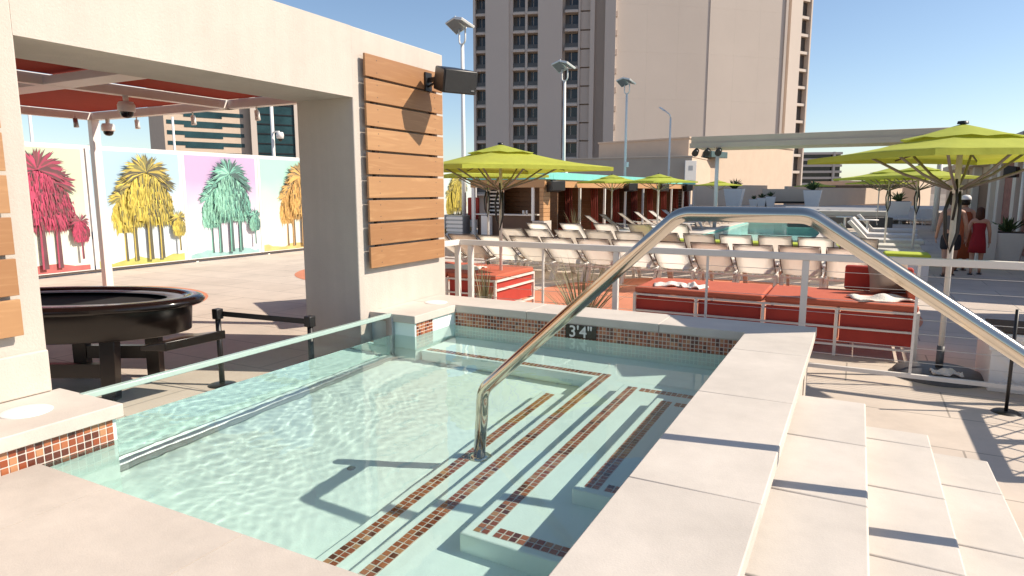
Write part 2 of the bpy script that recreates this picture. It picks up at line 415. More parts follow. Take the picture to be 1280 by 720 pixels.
# coping slabs with open joints
GAP = .0015
def slabs_y(mb, x0, x1, ys, z0, z1, bev=.004):
    for a, c in zip(ys, ys[1:]): mb.box(x0, x1, a + GAP, c - GAP, z0, z1, 0, bev)
def slabs_x(mb, y0, y1, xs, z0, z1, bev=.004):
    for a, c in zip(xs, xs[1:]): mb.box(a + GAP, c - GAP, y0, y1, z0, z1, 0, bev)
b = MB()
slabs_y(b, XR - .012, -.265, [-1.0, -.17, 1.25, 2.67, 4.09, 5.35, YF - .012], ZC - .082, ZC, .006)
slabs_x(b, YF - .012, 6.57, [-4.445, -3.0, -1.6, -.265], ZC - .082, ZC, .006)
caustic(part(b, 'coping', M['coping']))
for y0_, y1_, x1_ in ((5.275, YF - .018, -3.872), (.6, 2.25, -3.79)):
    b = MB(); b.box(-4.448, x1_, y0_, y1_, ZC - .082, ZC, 0, .006); caustic(part(b, 'coping', M['coping']))
b = MB()
GAP = .003
slabs_x(b, -.2, YN, [-3.805, -3.19, -2.23, -1.27, XR - .014], ZN - .06, ZN, 0)
slabs_x(b, -2.2, -.2 - 2 * GAP, [-3.805, -2.7, -1.75, XR - .014], ZN - .06, ZN, 0)
b.box(-3.8, XR - .02, -2.2, YN - .01, ZN - .4, ZN - .062)
part(b, 'near_deck', M['coping_near'])
# outside steps on the right
for k, (xa, xb, z, ys) in enumerate(((-.30, .13, .48, [-1.2, -.03, .78, 1.59, 2.4, 3.21, 4.01, 4.85]), (.10, .50, .32, [-1.2, .0, .77, 1.54, 2.31, 3.08, 3.85, 4.62, 4.87]), (.47, .85, .16, [-1.2, -.18, .6, 1.37, 2.15, 2.92, 3.70, 4.46, 5.0]))):
    b = MB(); slabs_y(b, xa, xb, ys, z - .05, z, .01); b.box(xa, xb - .03, ys[0], ys[-1] - .03, .0015 * (k + 1), z - .052)
    part(b, 'outer_step', M['coping'])
# overflow glass and its channel
b = MB(); b.poly([(XL - .02, 2.22, ZF + .06), (XL - .02, 5.30, ZF + .06), (XL - .02, 5.30, ZC - .037), (XL - .02, 2.22, ZC - .037)])
part(b, 'glass_panel', M['thin'])
b = MB(); b.box(XL - .045, XL + .004, 2.23, 5.295, ZC - .036, ZC + .003, 0, .006)
M['glassedge'] = mat('green_glass_edge', (.62, .76, .70), .2, .04, 8, trans=.4)
part(b, 'glass_edge', M['glassedge'])
b = MB(); b.box(XL - .09, XL + .075, 2.26, 5.26, ZF + .036, ZF + .165, 0, .04, 3)
caustic(part(b, 'glass_channel', M['zinc']))
b = MB(); b.box(XL - .06, XL + .02, 5.262, 5.302, ZF + .1, ZC - .02, 0, .004)
caustic(part(b, 'glass_clamp', M['zinc']))
# skimmer lids
for (x, y) in ((-4.13, 1.90), (-4.15, 6.06)):
    b = MB(); b.lathe([(0, .007), (.085, .007), (.12, .006), (.128, .002), (.128, -.004)], (x, y, ZC + .001), 40); b.cyl((x, y, ZC + .0075), (x, y, ZC + .010), .008)
    part(b, 'skimmer_lid', M['white'])
# depth marker
b = MB(); b.box(-2.555, -2.225, YF - .016, YF - .0085, ZW - .02, ZC - .088, 0, .002)
dm = part(b, 'depth_marker', M['blackgloss'])
def text_mesh(body, size, mats, ext=.002):
    c = bpy.data.curves.new('t', 'FONT'); c.body = body; c.size = size; c.extrude = ext; c.align_x = 'CENTER'; c.offset = .0015
    o = bpy.data.objects.new('t', c); COL.objects.link(o)
    dg = bpy.context.evaluated_depsgraph_get(); me = bpy.data.meshes.new_from_object(o.evaluated_get(dg))
    bpy.data.objects.remove(o); me.materials.clear(); me.materials.append(mats); return me
tm = text_mesh("3'4\"", .165, M['white'])
to_ = bpy.data.objects.new('depth_numerals', tm); COL.objects.link(to_); to_.parent = dm
to_.matrix_parent_inverse = Matrix.Identity(4)
to_.location = (-2.39, YF - .0185, ZW + .008); to_.rotation_euler = (math.pi / 2, 0, 0)
b = MB()
for (x, y, z) in ((-1.55, 2.63, .02), (-3.2, 5.46, -.1615), (-2.9, 3.2, ZF)): b.lathe([(0, .004), (.022, .004), (.03, 0)], (x, y, z), 16)
caustic(part(b, 'water_jet', M['zinc']))

# ---- water: one rippled refracting skin, with the upright face at the glass
b = MB()
x0, x1, y0, y1 = XL, XR - .004, YN + .001, YF - .009
nx, ny = 230, 300
wr = random.Random(11)
wv = [(wr.uniform(0, 2 * math.pi), L, wr.uniform(0, 7), wr.uniform(.2, .7), wr.uniform(0, 6.3)) for L in (.70, .48, .36, .30, .25, .21, .18, .16, .14, .125, .11, .10, .09, .082, .075, .07, .066, .062)]
def ripple(x, y):
    s = 0
    for a, L, ph, q, w in wv:
        px_, py_ = x + .06 * math.sin(5.1 * y + ph) + .03 * math.sin(11.3 * y + w), y + .06 * math.sin(4.3 * x + w) + .03 * math.sin(12.7 * x + ph)
        s += L * .0021 * min(1, .45 + .55 * L / .16) * math.sin(2 * math.pi / L * (px_ * math.cos(a) + py_ * math.sin(a)) + ph) * (.55 + .45 * math.sin(q * (6 * x + 5 * y) + w))
    amp = .14 + .62 / (1 + math.exp((x + 2.35) * 4))
    amp *= .35 + .65 * min(1, max(0, (5.2 - y) / .6))
    return s * amp * .55
vs = [[b.bm.verts.new((x0 + (x1 - x0) * i / nx, y0 + (y1 - y0) * j / ny, ZW + ripple(x0 + (x1 - x0) * i / nx, y0 + (y1 - y0) * j / ny))) for j in range(ny + 1)] for i in range(nx + 1)]
for i in range(nx):
    for j in range(ny):
        f = b.bm.faces.new((vs[i][j], vs[i + 1][j], vs[i + 1][j + 1], vs[i][j + 1])); f.smooth = True
low = [b.bm.verts.new((x0, y0 + (y1 - y0) * j / ny, ZF + .002)) for j in range(ny + 1)]
top2 = [b.bm.verts.new(vs[0][j].co) for j in range(ny + 1)]
for j in range(ny): b.bm.faces.new((low[j], top2[j], top2[j + 1], low[j + 1]))
wo = b.build('water', M['water'], recalc=False); tag(wo, kind='structure')
wo.cycles.is_caustics_caster = True

# ---- handrail
def arc_path(pts, rad, n=7):
    out = [Vector(pts[0])]
    for a, p, c in zip(pts, pts[1:], pts[2:]):
        a, p, c = Vector(a), Vector(p), Vector(c); u = (a - p).normalized(); v = (c - p).normalized()
        ang = u.angle(v); d = rad / math.tan(ang / 2); q0, q1 = p + u * d, p + v * d
        for i in range(n + 1):
            t = i / n; out.append((1 - t) ** 2 * q0 + 2 * t * (1 - t) * p + t * t * q1)
    out.append(Vector(pts[-1])); return out
YR = 3.62
hr = empty('handrail', (-2.15, YR, -.33), label='polished steel handrail bending over the spa coping down into the water', cat='handrail')
b = MB(); b.tube([p - hr.location for p in arc_path([(-2.15, YR, -.33), (-2.12, YR, .585), (-.86, YR, 1.765), (-.215, YR, 1.765), (1.55, YR, .58), (1.55, YR, .0)], .16, 8)], .041, 20)
o = b.build('rail', M['steel'], hr); caustic(o)
b = MB(); b.lathe([(0, .02), (.05, .02), (.075, .014), (.082, 0)], (0, 0, .0), 28); b.build('base_plate', M['steel'], hr)
b = MB(); b.lathe([(0, .02), (.05, .02), (.075, .014), (.082, 0)], (3.70, 0, .334), 28); b.build('base_plate', M['steel'], hr)
#PART2
# ================================================================== PAVILION WALL, CANOPY, LEFT DECK
PW = -4.45
pav = empty('pavilion', (-4.8, 4.4, 0), label='thick cream stucco pavilion wall with a wide square opening and timber slat cladding', cat='pavilion')
def wpart(mb, name, mats, root):
    o = mb.build(name, mats); o.parent = root; o.matrix_parent_inverse = Matrix.Translation(root.location).inverted(); return o
b = MB()
yz = [(-6, -1.0), (6.715, -1.0), (6.715, 3.46), (-6, 3.46)]
# front skin as a frame around the opening, extruded 0.75 m deep
b.box(-5.2, PW, -6, 2.2, -.5, 3.46, 0, .012); b.box(-5.2, PW, 5.13, 6.715, -.5, 3.46, 0, .012); b.box(-5.198, PW - .0, 2.195, 5.135, 2.79, 3.459, 0)
wpart(b, 'wall', M['stucco'], pav)
b = MB(); b.box(PW + .001, PW + .035, -6, 2.19, ZC + .003, ZC + .27, 0, .01); wpart(b, 'plinth', M['stucco'], pav)
# timber slat panels
b = MB(); n = 9; zt, zb = 3.235, 1.085; ph = (zt - zb) / n
for i in range(n): b.box(PW + .045, PW + .07, 5.245, 6.60, zb + i * ph + .012, zb + (i + 1) * ph - .012, 0, .003)
for i in range(n):
    for y in (5.42, 6.44):
        for dz in (.06, ph - .06): b.cyl((PW + .0695, y, zb + i * ph + dz), (PW + .0712, y, zb + i * ph + dz), .006, n=8, m=1)
sp = wpart(b, 'slat_panel', [M['cedar'], M['darkedge']], pav); sp['label'] = 'honey coloured slats under the loudspeaker'
b = MB(); 
for y in (5.42, 6.44): b.box(PW + .001, PW + .044, y - .03, y + .03, zb + .02, zt - .02)
o = b.build('batten', M['darkedge']); o.parent = sp
b = MB(); zt2 = 3.2; ph2 = (zt2 - 1.02) / 9
for i in range(9): b.box(PW + .045, PW + .07, .65, 2.05, 1.02 + i * ph2 + .012, 1.02 + (i + 1) * ph2 - .012, 0, .003)
sp = wpart(b, 'slat_panel', M['cedar'], pav)
b = MB()
for y in (.9, 1.85): b.box(PW + .001, PW + .044, y - .03, y + .03, 1.05, zt2 - .02)
o = b.build('batten', M['darkedge']); o.parent = sp
# canopy behind the wall
can = empty('shade_canopy', (-9, 5, 0), label='red fabric shade canopy on white steel beams behind the pavilion wall', cat='canopy')
b = MB()
Z0, Z1 = 3.17, 3.30
cx0, cx1, cy0, cy1 = -12.72, -5.21, .5, 7.5
for (p, q) in (((cx0, cy1 - .07), (cx1, cy1 - .07)), ((cx0, cy0), (cx1, cy0)), ((cx0 + .07, cy0), (cx0 + .07, cy1)), ((-9.0, cy0), (-9.0, cy1)), ((cx1 - .08, cy0), (cx1 - .08, cy1))):
    b.bar((*p, (Z0 + Z1) / 2), (*q, (Z0 + Z1) / 2 ), .14, Z1 - Z0, m=0)
b.bar((cx0, 4.85, Z0 + .05), (cx1, 4.85, Z0 + .05), .34, .095)
wpart(b, 'beam_frame', M['white'], can)
b = MB()
for xa, xb in ((cx0 + .16, -9.09), (-8.91, cx1 - .17)):
    for ya, yb in ((cy0 + .1, 4.80), (4.90, cy1 - .16)):
        b.box(xa, xb, ya, yb, Z1 + .002, Z1 + .012)
wpart(b, 'fabric_panel', M['redfab'], can)
b = MB(); b.box(-12.70, -12.57, 7.35, 7.49, 0, Z0 + .0, 0, .006); b.box(-12.74, -12.53, 7.31, 7.53, 0, .02); wpart(b, 'post', M['white'], can)
b = MB(); b.box(-5.45, -5.32, 7.35, 7.49, 0, Z0 + .0, 0, .006); wpart(b, 'post', M['white'], can)
# security dome cameras under the beams
def dome(loc, lab):
    t = empty('security_camera', loc, label=lab, cat='camera', group='dome cameras under the canopy')
    b = MB(); b.cyl((0, 0, 0), (0, 0, -.10), .035, n=12); b.lathe([(0, -.08), (.09, -.08), (.11, -.12), (.11, -.20), (.095, -.215), (0, -.215)], n=24); b.build('housing', M['white'], t)
    b = MB(); b.lathe([(.085, -.216), (.078, -.26), (.05, -.29), (0, -.30)], n=20); b.build('dome', M['blackgloss'], t)
dome((-9.0, 5.75, Z0), 'white dome camera under the canopy, the larger and higher of the two')
dome((-12.2, 7.42, Z0), 'white dome camera close to the canopy post, the smaller and lower one')
spots = [(-12.1, 6.8), (-11.4, 7.45), (-9.9, 7.45), (-8.4, 7.45), (-7.3, 7.45)]
for k, (x, y) in enumerate(spots):
    t = empty('spotlight', (x, y, Z0), label=['small grey spotlight hanging left of the dome cameras', 'small white spotlight just right of the canopy post', 'small white spotlight above the pale blue banner, under the canopy edge', 'small white spotlight above the lilac banner with teal palms', 'small white spotlight nearest the pavilion pillar'][k], cat='spotlight', group='spotlights hanging from the canopy beam')
    b = MB(); b.cyl((0, 0, 0), (0, 0, -.06), .012, n=8); b.build('stem', M['white'], t)
    b = MB(); b.cyl((0, 0, -.05), (.02, 0, -.20), .035, .042, n=14); b.build('lamp_head', M['zinc' if k == 0 else 'white'], t)

# fence with printed palm banners
FX = -15.5
fen = empty('banner_fence', (FX - .06, 12, 0), label='long white post fence carrying the printed palm banners', cat='fence')
b = MB(); b.bar((FX - .05, -4, 2.86), (FX - .05, 26.0, 2.86), .07, .07); wpart(b, 'top_rail', M['white'], fen)
b = MB(); b.bar((FX - .05, -4, .06), (FX - .05, 26.0, .06), .06, .06); wpart(b, 'bottom_rail', M['darkedge'], fen)
for y in [-3 + 2.42 * i for i in range(13)]:
    b = MB(); b.box(FX - .09, FX - .02, y - .035, y + .035, 0, 2.83); wpart(b, 'post', M['white'], fen)
def pm(name, c): return mat('print_' + name, tuple(.88 * v + .05 for v in c), .75, .25, 2.2, 0)
def banner(y0, y1, sky, gnd, cols, cx, big, small, lab, h0=.10, h1=2.80):
    """printed vinyl panel; the palms are flat printed shapes stacked a fraction of a millimetre apart"""
    cols = [pm(lab.split()[0] + str(i), c) for i, c in enumerate(cols)]
    b = MB(); ms = [sky, gnd] + cols
    b.box(FX - .016, FX - .004, y0 - .03, y1 + .03, h0 - .02, h1 + .02, len(ms)); ms.append(M['white']); b.box(FX - .0039, FX, y0 + .05, y1 - .05, h0, h1, 0)
    L = [FX]
    def put(pts, m):
        L[0] += .00005
        pts = [(L[0], min(max(p[0], y0 + .055), y1 - .055), min(max(p[1], h0), h1 - .02)) for p in pts]
        try: b.poly(pts, m)
        except ValueError: pass
    n = 14; gl = [(y0 + .055 + (y1 - y0 - .11) * i / n, h0 + .14 + .05 * math.sin(i * .9 + y0) + .02 * math.sin(i * 2.3)) for i in range(n + 1)]
    put([(y0 + .055, h0)] + [(y1 - .055, h0)] + gl[::-1], 1)
    K = 2
    def palm(u, base, top, w, s):
        # trunk
        th = base + (top - base) * .50
        put([(u - .055 * s, base), (u + .055 * s, base), (u + .04 * s, th), (u - .04 * s, th)], K + 3)
        put([(u - .055 * s, base), (u - .02 * s, base), (u - .01 * s, th), (u - .04 * s, th)], K + 1)
        # skirt of dead leaves: a solid printed mass with ragged leaf tips over it
        cz = base + (top - base) * .80; lo = base + (top - base) * .36
        prof = lambda z: w * math.sin(math.pi * min(1, max(0, (z - lo) / (cz - lo)) * .80 + .16)) ** .7
        nn_ = 16; L_ = [(lo + (cz - lo) * i / nn_) for i in range(nn_ + 1)]
        for m_, a0, a1 in ((K + 1, -1, 1), (K, -.92, -.15), (K + 2, .35, .95)):
            put([(u + prof(z) * a1 * rnd.uniform(.86, 1.05), z) for z in L_] + [(u + prof(z) * a0 * rnd.uniform(.86, 1.05), z) for z in L_[::-1]], m_)
        for i in range(int(330 * s) + 40):
            t = rnd.random(); z = lo + (cz - lo) * (1 - t * .95)
            o = rnd.uniform(-1, 1) * prof(z); ln = rnd.uniform(.09, .24) * s; ww = rnd.uniform(.006, .020) * s
            sh = o / w
            m = K + (0 if rnd.random() < .5 - .45 * sh else 1 if rnd.random() < .5 else rnd.choice((2, 2, 3)))
            put([(u + o - ww, z), (u + o + ww, z + .02), (u + o * 1.08 + ww * .3, z - ln)], m)
        # living fronds
        for i in range(int(110 * s) + 20):
            a = rnd.uniform(-.5, math.pi + .5); r0 = rnd.uniform(0, .12) * s; r1 = rnd.uniform(.36, .72) * w * 1.9
            d = Vector((math.cos(a), math.sin(a) * .8)); nn = Vector((-d.y, d.x)); c = Vector((u, cz)); ww = rnd.uniform(.012, .038) * s
            p0 = c + d * r0; p1 = c + d * r1 + Vector((0, -.08 * s * abs(d.x)))
            mid = c + d * r1 * .6
            m = K + rnd.choice((2, 3, 3, 1) if d.x > -.2 else (1, 2, 0, 3))
            put([tuple(p0 - nn * ww * .3), tuple(mid - nn * ww), tuple(p1), tuple(mid + nn * ww), tuple(p0 + nn * ww * .3)], m)
    for (du, top, w, s) in big: palm(cx + du, h0 + .1, top, w, s)
    for (du, base, top, w, s) in small: palm(cx + du, base, top, w, s)
    o = b.build('palm_banner', ms, recalc=False)
    bm = bmesh.new(); bm.from_mesh(o.data); 
    for f in bm.faces:
        if f.normal.x < 0 and f.calc_center_median().x > FX: f.normal_flip()
    bm.to_mesh(o.data); bm.free()
    # hang: origin at the panel
    return tag(o, lab, 'banner', 'printed palm banners along the fence')
def two(c1, c2, name, soft=.08):
    c1 = tuple(v * (1 - soft) + .78 * soft for v in c1)
    m = mat(name, c1, .75, 0); nt = m.node_tree; b = nt.nodes['Principled BSDF']
    tc = nt.nodes.new('ShaderNodeTexCoord'); sx = nt.nodes.new('ShaderNodeSeparateXYZ'); nt.links.new(tc.outputs['Object'], sx.inputs[0])
    nz = nt.nodes.new('ShaderNodeTexNoise'); nz.inputs['Scale'].default_value = .8; nt.links.new(tc.outputs['Object'], nz.inputs['Vector'])
    ad = nt.nodes.new('ShaderNodeMath'); ad.operation = 'MULTIPLY_ADD'; ad.inputs[1].default_value = 1.2; nt.links.new(nz.outputs['Fac'], ad.inputs[0]); nt.links.new(sx.outputs['Z'], ad.inputs[2])
    r = nt.nodes.new('ShaderNodeMapRange'); r.inputs['From Min'].default_value = 1.0; r.inputs['From Max'].default_value = 2.75; nt.links.new(ad.outputs[0], r.inputs['Value'])
    mx = nt.nodes.new('ShaderNodeMix'); mx.data_type = 'RGBA'; mx.inputs['A'].default_value = (*c2, 1); mx.inputs['B'].default_value = (*c1, 1)
    nt.links.new(r.outputs['Result'], mx.inputs['Factor']); nt.links.new(mx.outputs['Result'], b.inputs['Base Color']); return m
BIG = [(-.60, 2.10, .30, .8), (-.36, 2.45, .36, .95), (.30, 2.52, .38, 1.0), (-.02, 2.86, .50, 1.2)]
SML = [(.76, .36, 1.42, .20, .5)]
pal = dict(
    magenta=[(.62, .03, .12), (.42, .02, .08), (.20, .03, .04), (.10, .015, .025)],
    yellow=[(.72, .58, .06), (.55, .42, .05), (.22, .20, .04), (.07, .06, .02)],
    teal=[(.30, .66, .48), (.16, .48, .36), (.07, .22, .18), (.03, .09, .08)],
    orange=[(.78, .45, .10), (.62, .33, .08), (.30, .20, .06), (.12, .08, .03)])
banner(-3.6, 4.0, two((.5, .7, .72), (.75, .78, .76), 'sky_blue2'), pm('g5', (.5, .5, .2)), pal['yellow'], 1.0, BIG, SML, 'pale blue banner with yellow palms, hidden behind the pavilion wall')
banner(4.05, 8.80, two((.42, .58, .28), (.74, .76, .66), 'sky_green', .35), pm('g1', (.50, .10, .09)), pal['magenta'], 7.80, BIG, SML, 'magenta palms printed on a green to pale banner')
banner(8.90, 11.20, two((.36, .54, .66), (.70, .76, .76), 'sky_blue'), pm('g2', (.50, .50, .10)), pal['yellow'], 10.22, BIG, SML, 'yellow palms printed on a pale blue banner')
banner(11.27, 13.62, two((.50, .34, .54), (.76, .72, .76), 'sky_lilac'), pm('g3', (.32, .56, .54)), pal['teal'], 12.62, BIG, SML, 'teal palms printed on a lilac banner')
banner(13.70, 16.10, two((.34, .62, .50), (.78, .72, .62), 'sky_mint'), pm('g4', (.72, .50, .16)), pal['orange'], 15.30, BIG, SML, 'orange palms printed on a mint banner beside the pillar')
banner(16.2, 18.6, two((.62, .66, .42), (.78, .76, .70), 'sky_lem'), pm('g6', (.5, .2, .1)), pal['magenta'], 17.6, BIG, SML, 'crimson palms on a lemon banner, hidden behind the pillar')
banner(22.0, 25.7, two((.58, .70, .66), (.80, .78, .74), 'sky_mint2'), pm('g7', (.72, .50, .16)), pal['yellow'], 24.4, BIG, [], 'yellow palms printed on a cream banner beside the bar cabana')
# slim poles above the fence
for k, (y, h, cm) in enumerate(((7.9, 3.9, 0), (11.22, 3.75, 0), (14.48, 4.5, 1))):
    t = empty('slim_pole', (FX - .2, y, 0), label=['slim bare white pole rising behind the magenta palms', 'slim bare white pole rising behind the lilac banner', 'slim white pole with a camera behind the mint banner'][k], cat='pole')
    b = MB(); b.cyl((0, 0, 0), (0, 0, h), .05 if cm else .03, n=10); b.build('shaft', M['white'], t)
    if cm:
        b = MB(); b.cyl((0, 0, 3.62), (.28, 0, 3.62), .022, n=8); b.lathe([(0, 3.6), (.09, 3.6), (.11, 3.52), (.1, 3.42), (0, 3.4)], (.3, 0, 0), 16); b.build('camera', M['white'], t)
        b = MB(); b.lathe([(.07, 3.399), (.05, 3.35), (0, 3.33)], (.3, 0, 0), 14); b.build('lens', M['blackgloss'], t)
# ---- poker table
pt = empty('poker_table', (-6.63, 3.47, 0), R(-62.3), label='black oval gaming table with padded rim seen through the pavilion opening', cat='table')
A_, B_ = 1.30, .74
def oval(a, b_, z, n=48): return [(b_ * math.cos(2 * math.pi * i / n), a * math.sin(2 * math.pi * i / n), z) for i in range(n)]
def ring_solid(mb, loops, m=0, smooth=True, closed=True):
    L = [[mb.bm.verts.new(p) for p in lp] for lp in loops]; n = len(L[0])
    pairs = list(zip(L, L[1:])) + ([(L[-1], L[0])] if closed else [])
    for P, Q in pairs:
        for j in range(n):
            f = mb.bm.faces.new((P[j], P[(j + 1) % n], Q[(j + 1) % n], Q[j])); f.smooth = smooth; f.material_index = m
    return L
b = MB(); prof = []
for i in range(10):
    a = 2 * math.pi * i / 10; prof.append(oval(A_ - .10 + .10 * math.cos(a), B_ - .10 + .10 * math.cos(a), .855 + .045 * math.sin(a)))
ring_solid(b, prof); b.build('padded_rim', M['blackgloss'], pt)
b = MB(); ring_solid(b, [oval(A_ - .19, B_ - .19, .875), oval(A_ - .19, B_ - .19, .868), oval(A_ - .34, B_ - .34, .868), oval(A_ - .34, B_ - .34, .875)]); b.build('steel_track', M['zinc'], pt)
b = MB(); L = ring_solid(b, [oval(A_ - .30, B_ - .30, .83), oval(A_ - .20, B_ - .20, .83)], closed=False); b.bm.faces.new(L[0]); b.build('playing_surface', mat('black_felt', (.012, .010, .010), .95, .2, 20), pt)
b = MB(); L = ring_solid(b, [oval(A_ - .12, B_ - .12, .83), oval(A_ - .14, B_ - .14, .57), oval(A_ - .24, B_ - .24, .54)], closed=False); b.bm.faces.new(L[-1]); b.build('apron', M['espresso'], pt)
b = MB(); b.box(B_ - .13, B_ - .02, -1.05, -.30, .73, .765, 0, .006); b.build('chip_tray', M['zinc'], pt)
b = MB(); b.hexa([(.05, 1.2, .50), (.55, 1.0, .50), (.66, 1.28, .52), (.15, 1.58, .52), (.05, 1.2, .54), (.55, 1.0, .54), (.66, 1.28, .60), (.15, 1.58, .60)], 0, .008); b.build('drink_shelf', M['espresso'], pt)
for y in (-.95, -.12, .62):
    for s in (-1, 1):
        b = MB(); b.hexa([(s * .38 - .05, y - .08, 0), (s * .38 + .05, y - .08, 0), (s * .38 + .05, y + .05, 0), (s * .38 - .05, y + .05, 0), (s * .36 - .05, y - .07, .56), (s * .36 + .05, y - .07, .56), (s * .36 + .05, y + .07, .56), (s * .36 - .05, y + .07, .56)], 0, .006); b.build('leg', M['espresso'], pt)
for s in (-.36, .36): b = MB(); b.bar((s, -.05, .27), (s, .55, .27), .07, .13); b.build('stretcher', M['espresso'], pt)
# ---- stanchions with belt
sts = [(-5.42, 4.2), (-4.36, 4.34)]
for k, (x, y) in enumerate(sts):
    t = empty('stanchion', (x, y, 0), label=['black belt post beside the gaming table', 'black belt post in front of the pillar'][k], cat='stanchion', group='belt posts behind the glass')
    hgt = .76
    b = MB(); b.lathe([(0, .022), (.09, .018), (.13, .006), (.135, 0)], n=28); b.build('base', M['black'], t)
    b = MB(); b.cyl((0, 0, .015), (0, 0, hgt - .09), .026, n=16); b.build('post', M['black'], t)
    b = MB(); b.box(-.038, .038, -.038, .038, hgt - .1, hgt, 0, .008); b.build('belt_head', M['black'], t)
b = MB(); b.bar((sts[0][0] + .03, sts[0][1] + .02, .71), (sts[1][0] - .03, sts[1][1] - .02, .71), .004, .05); tag(b.build('belt', M['black']), 'black webbing belt stretched between the two posts', 'belt')
# ---- loudspeaker on the slats
spk = empty('loudspeaker', (PW + .071, 6.30, 3.11), label='black box loudspeaker tilted out from the cedar slats', cat='loudspeaker')
b = MB(); b.box(0, .02, -.06, .06, -.12, .08); b.bar((.02, 0, 0), (.16, -.02, 0), .03, .05); b.bar((.02, 0, -.07), (.14, -.01, -.02), .02, .02); b.build('bracket', M['black'], spk)
Ms = Matrix.Rotation(R(-28), 3, 'Z') @ Matrix.Rotation(R(14), 3, 'Y')
b = MB()
c = Vector((.36, -.03, -.03))
P = [(-.20, -.13, -.125), (.17, -.21, -.125), (.17, .21, -.125), (-.20, .13, -.125), (-.20, -.13, .125), (.17, -.21, .125), (.17, .21, .125), (-.20, .13, .125)]
b.hexa([tuple(c + Ms @ Vector(p)) for p in P], 0, .018); cab_ = b.build('cabinet', M['black'], spk)
b = MB(); b.obox(c + Ms @ Vector((.178, 0, 0)), .012, .39, .225, Ms, 0, .004); o = b.build('grille', mat('speaker_grille', (.03, .03, .03), .7, .2, 60, .6, 500), spk)
b = MB(); b.obox(c + Ms @ Vector((.186, .15, -.08)), .004, .035, .014, Ms); b.build('badge', M['zinc'], spk)
# ---- half hidden red chair by the pillar
rc = empty('red_chair', (-7.62, 8.02, 0), R(20), 'red seat and back chair on white legs, half hidden behind the pillar', 'chair')
b = MB(); b.box(-.25, .25, -.25, .25, .40, .47, 0, .02); b.build('seat', M['reddark'], rc)
b = MB(); b.box(-.25, .25, .22, .27, .47, .85, 0, .02); b.build('backrest', M['reddark'], rc)
for sx in (-.22, .22):
    for sy in (-.22, .24):
        b = MB(); b.bar((sx, sy, 0), (sx, sy, .40), .03, .03, up=(0, 1, 0)); b.build('leg', M['white'], rc)

# ================================================================== RAILING BEHIND THE SPA
rl = empty('railing', (-1, 7.3, 0), label='white metal railing with wire cables running behind the spa', cat='railing')
YL = 7.3; ZT = 1.22
b = MB(); b.bar((-4.62, YL, ZT), (5.0, YL, ZT), .075, .07, m=0, bev=.006); b.bar((-4.62, 6.72, ZT - .001), (-4.62, YL + .037, ZT - .001), .075, .07, bev=.006); wpart(b, 'top_rail', M['railwhite'], rl)
for x in (-4.64, -4.44, -2.46, -.44, 1.9, 3.9):
    b = MB(); b.box(x - .032, x + .032, YL - .03, YL + .03, 0, ZT - .036, 0, .004); wpart(b, 'post', M['railwhite'], rl)
for x in (-3.4, -1.42, .55, 2.8):
    b = MB(); b.box(x - .012, x + .012, YL - .012, YL + .012, .1, ZT - .036); wpart(b, 'picket', M['railwhite'], rl)
for z in (.24, .38, .52, .66, .80, .94, 1.08):
    b = MB(); b.cyl((-4.4, YL, z), (4.9, YL, z), .0028, n=6); wpart(b, 'cable', M['cable'], rl)
b = MB(); b.bar((-4.4, YL, .10), (4.9, YL, .10), .04, .04); wpart(b, 'bottom_rail', M['railwhite'], rl)
# ---- unseen diamond mesh gate, added to throw a lattice shadow beside the steps
gt = empty('shadow_gate', (2.15, 6.4, 0), label='unseen diamond mesh gate added to cast a lattice shadow beside the steps', cat='gate')
b = MB()
for p, q in (((0, -.75, .05), (0, -.75, 1.15)), ((0, .75, .05), (0, .75, 1.15)), ((0, -.75, 1.12), (0, .75, 1.12)), ((0, -.75, .12), (0, .75, .12)), ((0, 0, .05), (0, 0, 1.15))): b.bar(p, q, .09, .07, up=(1, 0, 0))
b.build('gate_frame', M['railwhite'], gt)
b = MB()
for k in range(-4, 5):
    c0 = k * .25
    for s in (-1, 1):
        ya, yb = c0 - s * .5, c0 + s * .5
        pa, pb = [max(-.75, min(.75, v)) for v in (ya, yb)]
        if abs(pa - pb) > .05: b.tube([(0, pa, .12 + (pa - ya) / (yb - ya)), (0, pb, .12 + (pb - ya) / (yb - ya))], .008, 6)
b.build('diamond_mesh', M['railwhite'], gt)
# ---- white lattice planter box at the right
pb = empty('planter_box', (1.62, 7.85, 0), label='white planter box with diamond relief beside the umbrella base', cat='planter')
b = MB(); b.box(-.42, .42, -.4, .4, 0, .50, 0, .008); b.box(-.45, .45, -.43, .43, .5005, .56, 0, .01); b.box(-.44, .44, -.42, .42, .4, .44, 0, .004); b.build('box', M['white'], pb)
b = MB()
for y in (-.4055,):
    for x in (-.2, .2):
        for s in (-1, 1): b.bar((x - .15, y, .2 - .15 * s), (x + .15, y, .2 + .15 * s), .035, .010, up=(0, 1, 0))
        b.hexa([(x - .1, y - .006, .2), (x, y - .006, .1), (x + .1, y - .006, .2), (x, y - .006, .3), (x - .1, y + .004, .2), (x, y + .004, .1), (x + .1, y + .004, .2), (x, y + .004, .3)])
b.build('diamond_relief', M['white'], pb)
b = MB(); b.box(-.38, .38, -.36, .36, .5605, .575); b.build('soil', M['soil'], pb)

M['basegrey'] = mat('base_cast_iron', (.10, .10, .105), .5, .2, 12)
M['strut'] = mat('umbrella_strut', (.22, .19, .17), .45, .1, 6)
